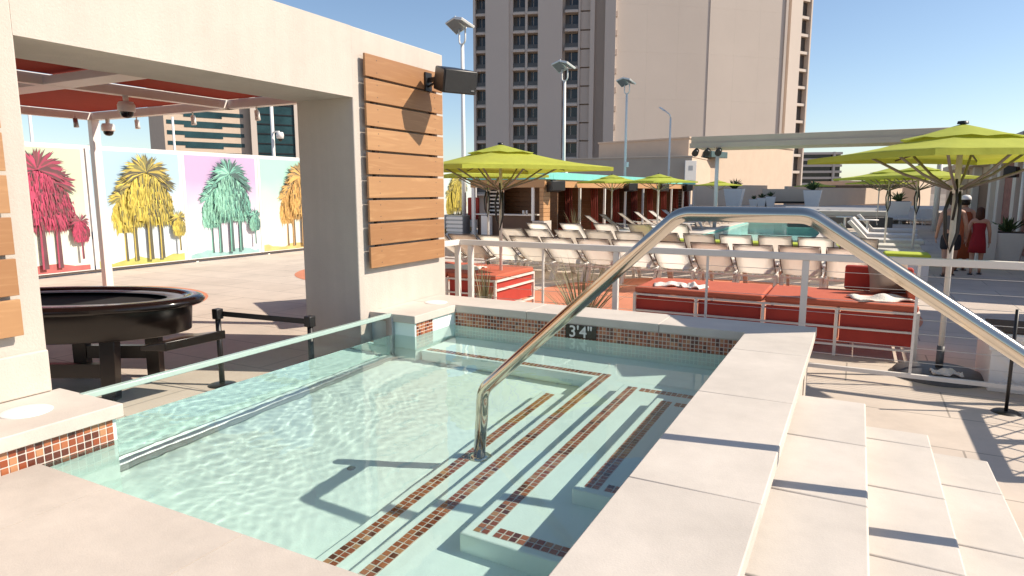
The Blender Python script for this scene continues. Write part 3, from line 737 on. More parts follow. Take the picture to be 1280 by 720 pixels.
# ================================================================== UMBRELLAS
def umbrella(loc, rz, lab, r=1.48, zr=2.23, za=2.52, base=True, strap=True, ns=8):
    t = empty('umbrella', loc, rz, lab, 'umbrella', 'lime square market umbrellas')
    if base:
        b = MB(); b.lathe([(0, .10), (.06, .10), (.30, .085), (.40, .05), (.42, .02), (.42, 0)], n=40); b.cyl((0, 0, .08), (0, 0, .32), .035, n=14); b.build('base', M['basegrey'], t)
    b = MB(); b.cyl((0, 0, .1), (0, 0, za - .02), .026, n=14); b.build('pole', M['chairframe'], t)
    # canopy: square, corners pulled tight, hem sagging slightly between them
    b = MB(); n = 6
    cor = [Vector((r * math.cos(R(90 * k)), r * math.sin(R(90 * k)), zr)) for k in range(4)]
    top = Vector((0, 0, za))
    for k in range(4):
        A, B = cor[k], cor[(k + 1) % 4]; grid = []
        for i in range(n + 1):
            u = i / n; row = []
            for j in range(i + 1):
                v = j / i if i else 0
                e = A.lerp(B, v); e = e * (1 - .035 * math.sin(math.pi * v)); e.z = zr + .012 * math.sin(math.pi * v)
                p = top.lerp(e, u); p.z -= .05 * math.sin(math.pi * u) * (1 - .5 * math.sin(math.pi * v)); row.append(b.bm.verts.new(p))
            grid.append(row)
        for i in range(n):
            for j in range(i + 1):
                f = b.bm.faces.new((grid[i][j], grid[i + 1][j], grid[i + 1][j + 1])); f.smooth = True
                if j < i: f = b.bm.faces.new((grid[i][j], grid[i + 1][j + 1], grid[i][j + 1])); f.smooth = True
        hem = grid[n]
        for j in range(n):
            p, q = hem[j].co, hem[j + 1].co
            v = [b.bm.verts.new(w) for w in (p, q, q - Vector((0, 0, .055)), p - Vector((0, 0, .055)))]; b.bm.faces.new(v)
    bmesh.ops.remove_doubles(b.bm, verts=b.bm.verts[:], dist=.001)
    cn = b.build('canopy', M['lime'], t)
    # vent: a second small canopy lying just over the first, its hem ruffled
    b = MB(); nv = 24; L = []
    cz_ = lambda q: za + (zr - za) * q / r - .05 * math.sin(math.pi * q / r)
    for rr in (.50, .34, .17, 0):
        if rr == 0: L.append([b.bm.verts.new((0, 0, za + .012))])
        else: L.append([b.bm.verts.new((rr * (1 + (.05 if rr > .4 else 0) * math.cos(R(60 * k))) * math.cos(R(360 / nv * k)), rr * math.sin(R(360 / nv * k)), cz_(rr * 1.0) + (.016 if rr > .4 else .014) + (.010 * math.sin(k * 2.1) if rr > .4 else 0))) for k in range(nv)])
    for A_2, B_2 in zip(L, L[1:]):
        for k in range(nv):
            f = b.bm.faces.new((A_2[k], A_2[(k + 1) % nv], B_2[(k + 1) % nv], B_2[k]) if len(B_2) > 1 else (A_2[k], A_2[(k + 1) % nv], B_2[0])); f.smooth = True
    o = b.build('vent', M['lime'], t); o.parent = cn
    b = MB(); b.lathe([(0, za + .04), (.045, za + .036), (.05, za + .01)], n=14); o = b.build('finial', M['black'], t)
    hub = zr - .33
    b = MB(); b.cyl((0, 0, hub - .04), (0, 0, hub + .04), .055, n=16); b.build('hub', M['chairframe'], t)
    for k in range(ns):
        a = R(360 / ns * k); rr = r * (.60 if k % 2 == 0 else .47); zz = za + (zr - za) * (rr / (r if k % 2 == 0 else r * .707)) - .075
        b = MB(); b.tube([(.05 * math.cos(a), .05 * math.sin(a), hub), (rr * .55 * math.cos(a), rr * .55 * math.sin(a), hub + (zz - hub) * .42), (rr * math.cos(a), rr * math.sin(a), zz)], .0135, 8); b.build('strut', M['strut'], t)
        rb = r * (.97 if k % 2 == 0 else .68)
        b = MB(); b.tube([(.05 * math.cos(a), .05 * math.sin(a), za - .06), (rb * .5 * math.cos(a), rb * .5 * math.sin(a), (za + zr) / 2 - .075), (rb * math.cos(a), rb * math.sin(a), zr - .012)], .009, 6); b.build('rib', M['darkedge'], t)
    if strap:
        b = MB(); pts = [(-.03, -.03, hub - .02), (-.07, -.06, hub - .2), (-.05, -.07, hub - .45), (.0, -.06, hub - .62), (.05, -.06, hub - .42), (.05, -.05, hub - .2), (.03, -.03, hub - .02)]
        b.tube(pts, .017, 8); b.tube([(0, -.05, hub + .1), (.02, -.07, hub - .1), (0, -.065, hub - .3)], .012, 8); b.build('strap', M['black'], t)
    return t
umbrella((.84, 7.83, 0), R(-13), 'large lime umbrella on a grey disc base beside the red daybed, nearest on the right', r=1.42)
umbrella((-4.95, 9.05, 0), R(12), 'large lime umbrella whose pole stands behind the spa left of the handrail', r=1.74, za=2.58)
def along(px_, dist):
    d = Vector((-math.sin(yaw) * math.cos(0) + math.cos(yaw) * (px_ - 640) / 829, math.cos(yaw) + math.sin(yaw) * (px_ - 640) / 829, 0)).normalized()
    return (d.x * dist, d.y * dist, 0)
um = [(610, 15.5, 'lime umbrella standing behind the larger one in front of the bar cabana'), (765, 27.5, 'lime umbrella in front of the cabanas, the left of a touching pair'), (823, 26.5, 'lime umbrella in front of the cabanas, the right of a touching pair'),
      (897, 44, 'small distant lime umbrella at the far end of the cabana row'), (1018, 57, 'smallest lime umbrella on the far terrace before the striped building'), (1111, 22, 'lime umbrella behind the nearest right one, left of the two big ones there'), (1147, 20, 'lime umbrella behind the nearest right one, close to the man'), (1099, 36, 'small lime umbrella with a thin pole half behind other umbrellas on the right')]
for px_, d, lab in um: umbrella(along(px_, d), R(8), lab, strap=d < 25)

# ================================================================== DAYBEDS AND FURNITURE
def daybed(loc, rz, L, D, lab, back='right', Hs=.42):
    t = empty('daybed', loc, rz, lab, 'daybed')
    # white tubular frame: front and back rails with uprights, red panels behind them
    b = MB()
    for y in (0, D):
        for z in (.13, .335, .548): b.bar((0, y, z), (L, y, z), .030, .022)
        for x in [0.0175 + (L - .035) * i / 4 for i in range(5)]: b.bar((x, y - .004, 0), (x, y - .004, .56), .034, .03, up=(0, 1, 0))
    for x in (0.01, L - .01):
        for z in (.12, .41, .545): b.bar((x, .02, z), (x, D - .02, z), .03, .03)
    b.build('frame', M['railwhite'], t)
    for i in range(4):
        xa = L * i / 4 + .03; b = MB(); b.box(xa, xa + L / 4 - .06, .03, .06, .16, .52); b.build('side_panel', M['reddark'], t)
    b = MB(); b.box(L - .06, L - .03, .07, D - .04, .16, .52); b.build('end_panel', M['reddark'], t)
    b = MB(); b.box(.03, .06, .07, D - .04, .16, .52); b.build('end_panel', M['reddark'], t)
    for i in range(2):
        b = MB(); b.box(L * i / 2 + .012, L * (i + 1) / 2 - .012, .0, D, .562, .64, 0, .025, 3); b.build('mattress', M['redseat'], t)
    return t
db = daybed((-2.55, 8.30, 0), 0, 3.22, 1.05, 'long coral daybed with red side panels in a white frame behind the spa')
b = MB(); b.box(2.45, 3.2, 1.0, 1.12, .642, .95, 0, .03, 3); b.build('backrest', M['reddark'], db)
b = MB(); b.box(3.12, 3.22, .42, .99, .642, .9, 0, .03, 3); b.build('armrest', M['redseat'], db)
def pillow(loc, rot, s, lab, m):
    b = MB(); n = 10; V = {}
    for i in range(n + 1):
        for j in range(n + 1):
            u, v = i / n * 2 - 1, j / n * 2 - 1
            th = .5 * ((1 - u ** 4) * (1 - v ** 4)) ** .6
            for s_ in (1, -1): V[i, j, s_] = b.bm.verts.new((u * s[0] / 2 * (1 - .06 * (1 - abs(v))), v * s[1] / 2 * (1 - .06 * (1 - abs(u))), s_ * th * s[2]))
    for i in range(n):
        for j in range(n):
            for s_ in (1, -1):
                f = b.bm.faces.new((V[i, j, s_], V[i + 1, j, s_], V[i + 1, j + 1, s_], V[i, j + 1, s_])); f.smooth = True
    bmesh.ops.remove_doubles(b.bm, verts=b.bm.verts[:], dist=.0005)
    o = b.build('pillow', m); o.location = loc; o.rotation_euler = rot; return tag(o, lab, 'pillow')
pillow((.38, 9.15, .85), (R(72), 0, R(28)), (.5, .4, .16), 'taupe pillow leaning in the corner of the long coral daybed', mat('taupe_cloth', (.30, .22, .18), .9, .1, 8, .2, 100))
def towel(loc, rz, sx, sy, lab):
    b = MB(); n = 16; r2 = random.Random(lab); ph = [r2.uniform(0, 6) for _ in range(4)]
    G = [[b.bm.verts.new(((i / n - .5) * sx, (j / n - .5) * sy + .02 * math.sin(i * .9 + ph[0]), .012 + .030 * max(0, math.sin(i * .55 + ph[1]) * math.sin(j * .45 + ph[2])) + .045 * math.exp(-((i - 9) ** 2 + (j - 8) ** 2) / 14))) for j in range(n + 1)] for i in range(n + 1)]
    fs = []
    for i in range(n):
        for j in range(n):
            f = b.bm.faces.new((G[i][j], G[i + 1][j], G[i + 1][j + 1], G[i][j + 1])); f.smooth = True; fs.append(f)
    r_ = bmesh.ops.extrude_face_region(b.bm, geom=fs)
    for v in r_['geom']:
        if isinstance(v, bmesh.types.BMVert): v.co.z = max(.0, v.co.z - .018)
    o = b.build('towel', M['towel']); o.location = loc; o.rotation_euler = (0, 0, rz); return tag(o, lab, 'towel')
towel((-2.15, 8.62, .642), R(15), .42, .30, 'crumpled cream towel on the left end of the long daybed')
towel((-1.83, 8.56, .642), R(-20), .30, .24, 'small folded cream towel beside the crumpled one on the long daybed')
towel((.30, 8.62, .642), R(25), .62, .42, 'rumpled cream towel on the right end of the long daybed')
towel((.88, 7.60, .088), R(10), .26, .15, 'grey white towel lying on the umbrella base disc') 
db2 = daybed((-6.45, 8.45, 0), 0, 1.75, 1.3, 'short coral daybed at the corner of the railing, left of the umbrella pole')
towel((-5.75, 9.0, .642), R(5), .9, .45, 'white towel spread over the short coral daybed')
# spiky plants
def spiky(loc, n, h, lab, m, spread=1.0):
    r2 = random.Random(lab); t = empty('spiky_plant', loc, 0, lab, 'plant', None)
    b = MB()
    for i in range(n):
        a = r2.uniform(0, 2 * math.pi); l = h * r2.uniform(.55, 1.05); tilt = r2.uniform(.1, .95) * spread; w = r2.uniform(.009, .018)
        pts = []
        for k in range(6):
            u = k / 5; rr = l * u * math.sin(tilt * (.6 + .5 * u)); zz = l * u * math.cos(tilt * (.6 + .5 * u)); pts.append(Vector((math.cos(a) * rr, math.sin(a) * rr, zz)))
        sd = Vector((-math.sin(a), math.cos(a), 0)); vs = []
        for k, p in enumerate(pts): ww = w * (1 - (k / 5) ** 2) + .0006; vs += [p - sd * ww, p + sd * ww + Vector((0, 0, .001))]
        b.faces([tuple(v) for v in vs], [(2 * k, 2 * k + 1, 2 * k + 3, 2 * k + 2) for k in range(5)], smooth=True)
    b.build('leaves', m, t, recalc=False)
    b = MB(); b.lathe([(0, .05), (.06, .045), (.085, 0)], n=12); b.build('root_crown', M['soil'], t); return t
spiky((-3.02, 7.62, 0), 85, 1.12, 'spiky grey green plant behind the spa in the middle', M['leaf'], .85)
spiky((-4.38, 7.55, 0), 34, 1.0, 'spiky dry plant at the corner of the railing', M['leaf'], .4)

# ---- sling chaises
def chaise(loc, rz, lab, grp, fab='sling'):
    t = empty('chaise', loc, rz, lab, 'chaise', grp); W = .33
    b = MB()
    for s in (-1, 1):
        x = s * W
        b.tube(arc_path([(x, .36, .34), (x, .9, .36), (x, 1.93, .34)], .2, 4), .019, 8)
    b.bar((-W, 1.92, .34), (W, 1.92, .34), .03, .03); b.bar((-W, .40, .34), (W, .40, .34), .03, .03); b.bar((-W, 1.1, .33), (W, 1.1, .33), .03, .03); b.build('frame', M['chairframe'], t)
    for s in (-1, 1):
        for (yt, yb_) in ((.74, .50), (1.60, 1.78)):
            b = MB(); b.hexa([(s * W - .028, yb_ - .04, 0), (s * W + .028, yb_ - .04, 0), (s * W + .028, yb_ + .04, 0), (s * W - .028, yb_ + .04, 0), (s * W - .03, yt - .07, .34), (s * W + .03, yt - .07, .34), (s * W + .03, yt + .07, .34), (s * W - .03, yt + .07, .34)], 0, .006); b.build('leg', M['chairframe'], t)
        b = MB(); b.tube(arc_path([(s * (W + .03), 1.00, .36), (s * (W + .03), .96, .53), (s * (W + .03), .48, .57), (s * (W + .02), .42, .56)], .07, 4), .016, 8); b.bar((s * (W + .03), .54, .58), (s * (W + .03), .92, .548), .045, .012); b.build('armrest', M['chairframe'], t)
    def sheet_(pts, th=.006):
        b = MB(); k = len(pts); vs = []
        for (y, z) in pts: vs += [(-W + .012, y, z), (-W * .4, y, z - .012), (W * .4, y, z - .012), (W - .012, y, z)]
        fs = [(4 * i + c, 4 * i + c + 1, 4 * i + c + 5, 4 * i + c + 4) for i in range(k - 1) for c in range(3)]
        b.faces(vs, fs, smooth=True)
        r_ = bmesh.ops.solidify(b.bm, geom=b.bm.faces[:], thickness=th); return b
    back = [(-.16, .945), (-.07, .87), (.22, .65), (.50, .46), (.68, .375), (.75, .355)]
    b = sheet_(back); b.build('backrest', M[fab], t)
    b = sheet_([(.76, .352), (1.2, .345), (1.6, .345), (1.92, .352)]); b.build('seat', M[fab], t)
    b = MB(); b.tube([(-W, .74, .362), (-W, .50, .467), (-W, .22, .657), (-W, -.07, .877), (-W, -.16, .95), (W, -.16, .95), (W, -.07, .877), (W, .22, .657), (W, .50, .467), (W, .74, .362)], .011, 6)
    b.build('back_frame', M['darkedge'], t)
    return t
proto = None
def place(loc, rz, lab, grp):
    global proto
    o = proto if False else copy_tree(proto)
    o.location = loc; o.rotation_euler = (0, 0, rz); o['label'] = lab; o['group'] = grp; return o
GA = 'beige sling chaises in the row nearest the railing'
proto = chaise((-8.35, 12.25, 0), 0, 'beige sling chaise at the far left end of the nearest row', GA)
xsA = [-7.6 + .75 * i for i in range(11)]
whereA = ['behind the railing corner, second from the left of the nearest row', 'left of the big umbrella pole in the nearest row', 'just right of the big umbrella pole in the nearest row', 'fifth from the left of the nearest row', 'behind the spiky plant in the nearest row', 'left of the handrail in the nearest row', 'crossed by the sloping handrail in the nearest row', 'above the towels of the long daybed, in the nearest row', 'ninth from the left of the nearest row', 'behind the middle of the long daybed in the nearest row', 'above the daybed backrest, right end of the nearest row']
for x, w in zip(xsA, whereA): place((x, 12.25 + .03 * math.sin(x * 5), 0), R(rnd.uniform(-2, 2)), 'beige sling chaise ' + w, GA)
GB = 'beige sling chaises in the second row'
xsB = [-7.75 + .78 * i for i in range(11)]
for i, x in enumerate(xsB): place((x, 14.75 + .05 * math.sin(x * 3), 0), R(rnd.uniform(-3, 3)), 'beige sling chaise, %s from the left of the second row' % nth(i), GB)
GC = 'beige sling chaises in the third row on the left'
for i in range(5): place((-8.3 + .95 * i, 17.5 + .25 * i, 0), R(rnd.uniform(-6, 2)), 'beige sling chaise, %s from the left of the short third row before the cabanas' % nth(i), GC)
# white chaises before the cabanas: a copy with white slings
pw = chaise((-9.0, 23.6, 0), R(-52), 'white chaise before the cabanas, first after the bar', 'white chaises in front of the cabanas', 'slingwhite'); proto_b = proto; proto = pw
for i in range(9): place((-8.95 + .12 * i, 25.1 + 1.9 * i, 0), R(-52 + rnd.uniform(-4, 4)), 'white chaise before the cabanas, %s after the bar' % nth(i + 1), 'white chaises in front of the cabanas')
# lime ottomans by the pool
for i in range(6):
    t = empty('lime_ottoman', (-5.1 + .92 * i, 17.7, 0), 0, 'lime cushion bench by the lap pool, %s from the left' % nth(i), 'ottoman', 'lime cushion benches along the lap pool')
    b = MB(); b.box(-.4, .4, -.3, .3, .04, .40, 0, .01); b.build('plinth', M['white'], t)
    b = MB(); b.box(-.42, .42, -.32, .32, .4005, .60, 0, .04, 3); b.build('cushion', M['limecush'], t)
t = empty('lime_ottoman', (.95, 16.0, 0), 0, 'lime cushion bench among the white chaises on the right', 'ottoman')
b = MB(); b.box(-.4, .4, -.3, .3, .04, .40, 0, .01); b.build('plinth', M['white'], t)
b = MB(); b.box(-.42, .42, -.32, .32, .4005, .60, 0, .04, 3); b.build('cushion', M['limecush'], t)
# ---- lap pool
lp = empty('lap_pool', (-3.6, 31, 0), label='long turquoise lap pool sunk in the terrace beyond the chaises', cat='lap pool')
x0, x1, y0, y1 = LAP
b = MB(); b.box(x0 - .2, x1 + .2, y0 - .2, y1 + .2, -.95, -.75); 
for bx in ((x0 - .2, x0 - .001, y0 - .2, y1 + .2), (x1 + .001, x1 + .2, y0 - .2, y1 + .2), (x0, x1, y0 - .2, y0 - .001), (x0, x1, y1 + .001, y1 + .2)): b.box(*bx, -.749, -.006)
wpart(b, 'basin', mat('lap_plaster', (.50, .84, .80), .7, .05, 1), lp)
b = MB()
for bx in ((x0 - .35, x0 + .03, y0 - .35, y1 + .35), (x1 - .03, x1 + .35, y0 - .35, y1 + .35), (x0 + .031, x1 - .031, y0 - .35, y0 + .03), (x0 + .031, x1 - .031, y1 - .03, y1 + .35)): b.box(*bx, .004, .07, 0, .012)
wpart(b, 'coping', M['coping'], lp)
m = fresnel_clear('lap_water', (.92, 1, .99), .08, 1.14)
nt = m.node_tree; n_ = nt.nodes.new('ShaderNodeTexNoise'); n_.inputs['Scale'].default_value = 2.2; n_.inputs['Detail'].default_value = 3
bp = nt.nodes.new('ShaderNodeBump'); bp.inputs['Strength'].default_value = .12; bp.inputs['Distance'].default_value = .1
tc = nt.nodes.new('ShaderNodeTexCoord'); nt.links.new(tc.outputs['Object'], n_.inputs['Vector']); nt.links.new(n_.outputs['Fac'], bp.inputs['Height'])
for nd in nt.nodes:
    if nd.bl_idname in ('ShaderNodeBsdfGlossy', 'ShaderNodeFresnel'): nt.links.new(bp.outputs['Normal'], nd.inputs['Normal'])
b = MB(); b.poly([(x0, y0, -.03), (x1, y0, -.03), (x1, y1, -.03), (x0, y1, -.03)]); tag(b.build('lap_water', m), kind='structure')
#PART3
# ================================================================== FRAME HELPERS FOR BIG FACADES
FH = Vector((-math.sin(yaw), math.cos(yaw), 0)); RH = Vector((math.cos(yaw), math.sin(yaw), 0))
class Face:
    """a vertical facade from point a to point b (plan); u along it, d outwards (towards the viewer side)"""
    def __init__(s, a, b):
        s.o = Vector((a[0], a[1], 0)); s.e = Vector((b[0] - a[0], b[1] - a[1], 0)); s.L = s.e.length; s.e.normalize(); s.n = Vector((s.e.y, -s.e.x, 0))
    def p(s, u, d, z): return s.o + s.e * u + s.n * d + Vector((0, 0, z))
    def box(s, mb, u0, u1, d0, d1, z0, z1, m=0, bev=0):
        mb.hexa([tuple(s.p(*q)) for q in ((u0, d1, z0), (u1, d1, z0), (u1, d0, z0), (u0, d0, z0), (u0, d1, z1), (u1, d1, z1), (u1, d0, z1), (u0, d0, z1))], m, bev)
def plan(px_, k):      # plan point that stands at horizontal picture column px_, k metres ahead
    u = (px_ - 640) / 820 * (.989 * k - 2.9); q = FH * k + RH * u; return (q.x, q.y)

# ================================================================== HOTEL TOWER
ZB, ZTOP, FLH = -14, 50.0, 3.2
tw = empty('hotel_tower', (*plan(800, 122), 0), label='tall pinkish beige hotel tower with columns of balcony windows rising behind the cabanas', cat='tower')
def tpart(mb, name, m): return wpart(mb, name, m, tw)
fl = Face(plan(592, 124), plan(768, 119.8)); fm = Face(plan(768, 119.8), plan(884, 122.5)); fr = Face(plan(884, 122.5), plan(976, 126.5)); fe = Face(plan(984, 128), plan(1010, 131))
def U(f, px_):
    lo, hi = -20., f.L + 20
    for _ in range(50):
        m_ = (lo + hi) / 2; q = f.p(m_, 0, 20) - Vector((0, 0, H)); k = q.dot(FH) * math.cos(pit) - q.z * math.sin(pit); x = 640 + 820 * q.dot(RH) / k
        if x < px_: lo = m_
        else: hi = m_
    return lo
b = MB()
back = [fl.p(0, -1.6, 0), fl.p(fl.L, -1.6, 0), fm.p(fm.L, -.2, 0), fr.p(fr.L, -.2, 0), fe.p(0, -1.2, 0), fe.p(fe.L, -1.2, 0), fe.p(fe.L, -26, 0), fl.p(0, -30, 0)]
n = len(back); lo = [b.bm.verts.new((q.x, q.y, ZB)) for q in back]; hi = [b.bm.verts.new((q.x, q.y, ZTOP)) for q in back]
for i in range(n): b.bm.faces.new((lo[i], lo[(i + 1) % n], hi[(i + 1) % n], hi[i]))
b.bm.faces.new(hi); b.bm.faces.new(lo[::-1]); tpart(b, 'core', M['towershade'])
# left wing: plain piers
b = MB()
for a, c, d in ((607, 636, 0), (672, 702, 0), (736.5, 742, .2), (755, 768, .9), (592, 594.5, 0), (655.5, 658.5, -.6), (636, 640.5, -.55), (721.5, 724, -.6)):
    fl.box(b, U(fl, a), U(fl, c), -1.61, d, ZB + .1, ZTOP - .1)
tpart(b, 'pier', M['towershade'])
b = MB(); fl.box(b, U(fl, 743), U(fl, 754), -3.2, -1.61, ZB, ZTOP - .2); tpart(b, 'recess_strip', M['glassdark'])
# balcony windows, one object each
cols = [(fl, 594.8, 606.8), (fl, 640.8, 655.2), (fl, 658.8, 671.8), (fl, 705, 721.2)]
def window_mesh(w):
    b = MB(); h = FLH
    b.box(0, w, .0, .06, .12, h - .42, 0)                   # dark opening
    b.box(w * .48, w * .52, -.03, -.001, .3, h - .45, 1)
    b.box(0, w * .30, -.02, -.002, .3, h - .45, 3)
    b.box(0, w, -.70, -.62, .10, .34, 1); b.box(0, w, -.68, -.64, .36, 1.05, 2)       # balcony slab edge and rail
    return b
wins = 0
for f, a, c in cols:
    u0, u1 = U(f, a), U(f, c); mesh = None
    for k in range(15):
        z = 1.2 + FLH * k
        if mesh is None:
            o = window_mesh(u1 - u0).build('window', [M['glassdark'], M['towerlight'], mat('balcony_glass', (.10, .09, .085), .3, .3, .5), M['curtain']]); mesh = o.data
        else:
            o = bpy.data.objects.new('window', mesh); COL.objects.link(o)
        o.parent = tw; p = f.p(u0, -1.5, z) - tw.location; o.location = p; o.rotation_euler = (0, 0, math.atan2(f.e.y, f.e.x))
        sl_ = MB(); f.box(sl_, u0 - .02, u1 + .02, -1.6, -.25, z - .28, z + .06); tpart(sl_, 'floor_slab', M['towershade'])
b = MB(); u0, u1 = U(fl, 724.2), U(fl, 736.3)
for k in range(15): fl.box(b, u0, u1, -1.6, -.9, 1.2 + FLH * k + .1, 1.2 + FLH * (k + 1) - .15)
tpart(b, 'blank_panel', M['towershade'])
# jagged edge of small balconies beside the fin
for k in range(15): b = MB(); fl.box(b, fl.L - 1.0, fl.L + .35, -.8, .25, 3 + FLH * k, 3 + FLH * k + .9); tpart(b, 'balcony_edge', M['towershade'])
# middle and right panels with joints
def panel_face(f, name, nu, m, d=.0):
    b = MB(); du = f.L / nu
    for i in range(nu):
        for k in range(8): f.box(b, du * i + .004, du * (i + 1) - .004, -.19, d, ZB + 8 * k + .004, ZB + 8 * (k + 1) - .004)
    tpart(b, name, m)
panel_face(fm, 'wall_panel', 3, M['towerlight']); panel_face(fr, 'wall_panel', 3, M['towerlight'], .1)
b = MB(); fr.box(b, fr.L - .01, fr.L + .5, -.8, .35, ZB, ZTOP); tpart(b, 'corner_fin', M['towerlight'])
b = MB(); fe.box(b, 0, fe.L * .52, -1.19, .0, ZB, ZTOP); fe.box(b, fe.L * .94, fe.L, -1.19, .0, ZB, ZTOP); tpart(b, 'pier', M['towerlight'])
b = MB(); u0, u1 = fe.L * .52, fe.L * .94
for k in range(20): b = MB(); fe.box(b, u0 + .01, u1 - .01, -1.18, -.2, ZB + FLH * k, ZB + FLH * k + .5); tpart(b, 'floor_slab', M['towerlight'])
for k in range(4, 20):
    b = MB(); fe.box(b, u0 + .02, u1 - .02, -1.15, -1.0, ZB + FLH * k + .52, ZB + FLH * (k + 1) - .02); tpart(b, 'window', M['curtain'])

# ================================================================== PODIUM AND FAR TERRACE
def block(name, x0, x1, y0, y1, z0, z1, m, lab, cat, extra=None):
    t = empty(name, ((x0 + x1) / 2, (y0 + y1) / 2, 0), 0, lab, cat); b = MB(); b.box(x0, x1, y0, y1, z0, z1, 0, .02); wpart(b, 'wall', m, t)
    b = MB(); b.box(x0 - .06, x1 + .06, y0 - .06, y1 + .06, z1 + .001, z1 + .16, 0, .02); wpart(b, 'parapet_cap', m, t); return t
block('podium_building', -36, -15.2, 68, 84, -14, 5.2, M['stucco_tan'], 'low tan podium building behind the cabana roofs at the foot of the tower', 'building')
fp = Face(plan(868, 72), plan(1000, 92)); pdm = empty('podium_building', (*plan(930, 80), 0), label='tan stucco podium with a teal door behind the far terrace planters', cat='building')
b = MB(); fp.box(b, 0, fp.L, -12, 0, -14, 7.4, 0, .02); wpart(b, 'wall', M['stucco_tan'], pdm)
b = MB(); fp.box(b, -.1, fp.L + .1, -12.1, .12, 7.401, 7.6, 0, .02); wpart(b, 'parapet_cap', M['stucco_tan'], pdm)
b = MB(); fp.box(b, 2.2, 3.9, .01, .08, .65, 3.3); wpart(b, 'door', M['teal_glass'], pdm)
b = MB(); fp.box(b, 3.2, 7.0, .01, 1.0, 5.5, 6.2, 0, .05); wpart(b, 'sign_light', M['teal_glass'], pdm)
sb = empty('sign_board', (*plan(872, 67), 0), R(40), 'tall white board with a small grey square emblem on the podium wall', 'sign'); b = MB(); b.box(-.62, .62, -.10, .0, 2.9, 4.85, 0, .02); b.build('board', M['white'], sb)
b = MB(); b.box(-.22, .22, -.115, -.1005, 3.9, 4.35); b.build('emblem', M['zinc'], sb)
b = MB(); b.box(-14, 9, 46.001, 66, -.5, .6, 0, .02); tag(b.build('terrace', M['deck']), kind='structure')
def wallthing(pa, ka, pb_, kb, z1, lab):
    f = Face(plan(pa, ka), plan(pb_, kb)); b = MB(); f.box(b, 0, f.L, -.3, 0, .601, z1, 0, .02); tag(b.build('terrace_wall', M['stucco_tan']), lab, 'wall')
wallthing(884, 52, 975, 62, 2.35, 'tan terrace wall behind the row of small white pots')
wallthing(1003, 58, 1030, 62, 2.25, 'short tan wall right of the dark bench on the far terrace')
wallthing(1034, 54, 1150, 68, 2.1, 'long low tan wall at the right end of the far terrace')
def pot(x, y, z, r, h, lab, plant=True):
    t = empty('planter_pot', (x, y, z), 0, lab, 'planter', None); b = MB()
    b.hexa([(-r * .68, -r * .68, 0), (r * .68, -r * .68, 0), (r * .68, r * .68, 0), (-r * .68, r * .68, 0), (-r, -r, h), (r, -r, h), (r, r, h), (-r, r, h)], 0, .02); b.build('pot', M['white'], t)
    b = MB(); b.box(-r * .86, r * .86, -r * .86, r * .86, h + .001, h + .02); b.build('soil', M['soil'], t)
    if plant:
        b = MB(); r2 = random.Random(lab)
        for i in range(46):
            a = r2.uniform(0, 6.28); l = r2.uniform(.5, 1.0) * h * .7; ti = r2.uniform(.1, 1.0); q0 = Vector((r2.uniform(-.2, .2) * r, r2.uniform(-.2, .2) * r, h + .01)); d = Vector((math.cos(a) * math.sin(ti), math.sin(a) * math.sin(ti), math.cos(ti))); sd = Vector((-math.sin(a), math.cos(a), 0)) * .035 * h
            b.faces([tuple(q0 - sd * .4), tuple(q0 + sd * .4), tuple(q0 + d * l * .6 + sd), tuple(q0 + d * l - Vector((0, 0, .1 * h))), tuple(q0 + d * l * .6 - sd)], [(0, 1, 2, 3, 4)])
        b.build('foliage', M['greenleaf'], t, recalc=False)
pot(*along(918, 53)[:2], .6, .68, 1.4, 'large tapered white planter in front of the tan podium wall')
pot(*along(1016, 54)[:2], .6, .62, 1.3, 'large tapered white planter in the middle of the far terrace')
pot(*along(1125, 45)[:2], .0, .62, 1.25, 'large tapered white planter behind the right hand lime umbrellas')
for i, px_ in enumerate((943, 953, 964)): pot(*along(px_, 54)[:2], .6, .34, .62 + .1 * i, ['small white pot, first of three right of the large planter', 'small white pot, middle one of three right of the large planter', 'small white pot, tallest and last of three right of the large planter'][i])
bn = empty('dark_bench', (*along(989, 55)[:2], .6), R(20), 'dark brown bench with a high back on the far terrace', 'bench'); b = MB(); b.box(-2, 2, -.4, .4, .3, .45); b.build('seat', M['espresso'], bn)
b = MB(); b.box(-2, 2, .35, .5, .45, 1.4); b.build('backrest', M['stucco_tan'], bn); b = MB(); b.box(-1.9, -1.8, -.4, .4, 0, .3); b.box(1.8, 1.9, -.4, .4, 0, .3); b.build('trestle', M['espresso'], bn)
# white sun beds on the far terrace
GE = 'white sun beds lined up on the far terrace'
sb0 = None
for i in range(13):
    x, y, _ = along(990 + 14.5 * i, 46 - .2 * i)
    if sb0 is None:
        sb0 = empty('sun_bed', (x, y, .6), 0, '', 'sun bed', GE); b = MB(); b.box(-.4, .4, -1, .95, .22, .34, 0, .03); b.build('mattress', M['slingwhite'], sb0)
        b = MB(); b.hexa([(-.4, .40, .34), (.4, .40, .34), (.4, .5, .34), (-.4, .5, .34), (-.4, .86, .85), (.4, .86, .85), (.4, .95, .80), (-.4, .95, .80)]); b.build('backrest', M['slingwhite'], sb0)
        for sx in (-.34, .34):
            for sy in (-.85, .8): b = MB(); b.box(sx - .03, sx + .03, sy - .03, sy + .03, 0, .22); b.build('leg', M['white'], sb0)
        o = sb0
    else: o = copy_tree(sb0)
    z = .6 if y > 46.9 else .0
    o.location = (x, y if z == 0 else y, z); o['label'] = 'white sun bed in the far row, %s from the left' % nth(i)
GD = 'white sun beds right of the lap pool'
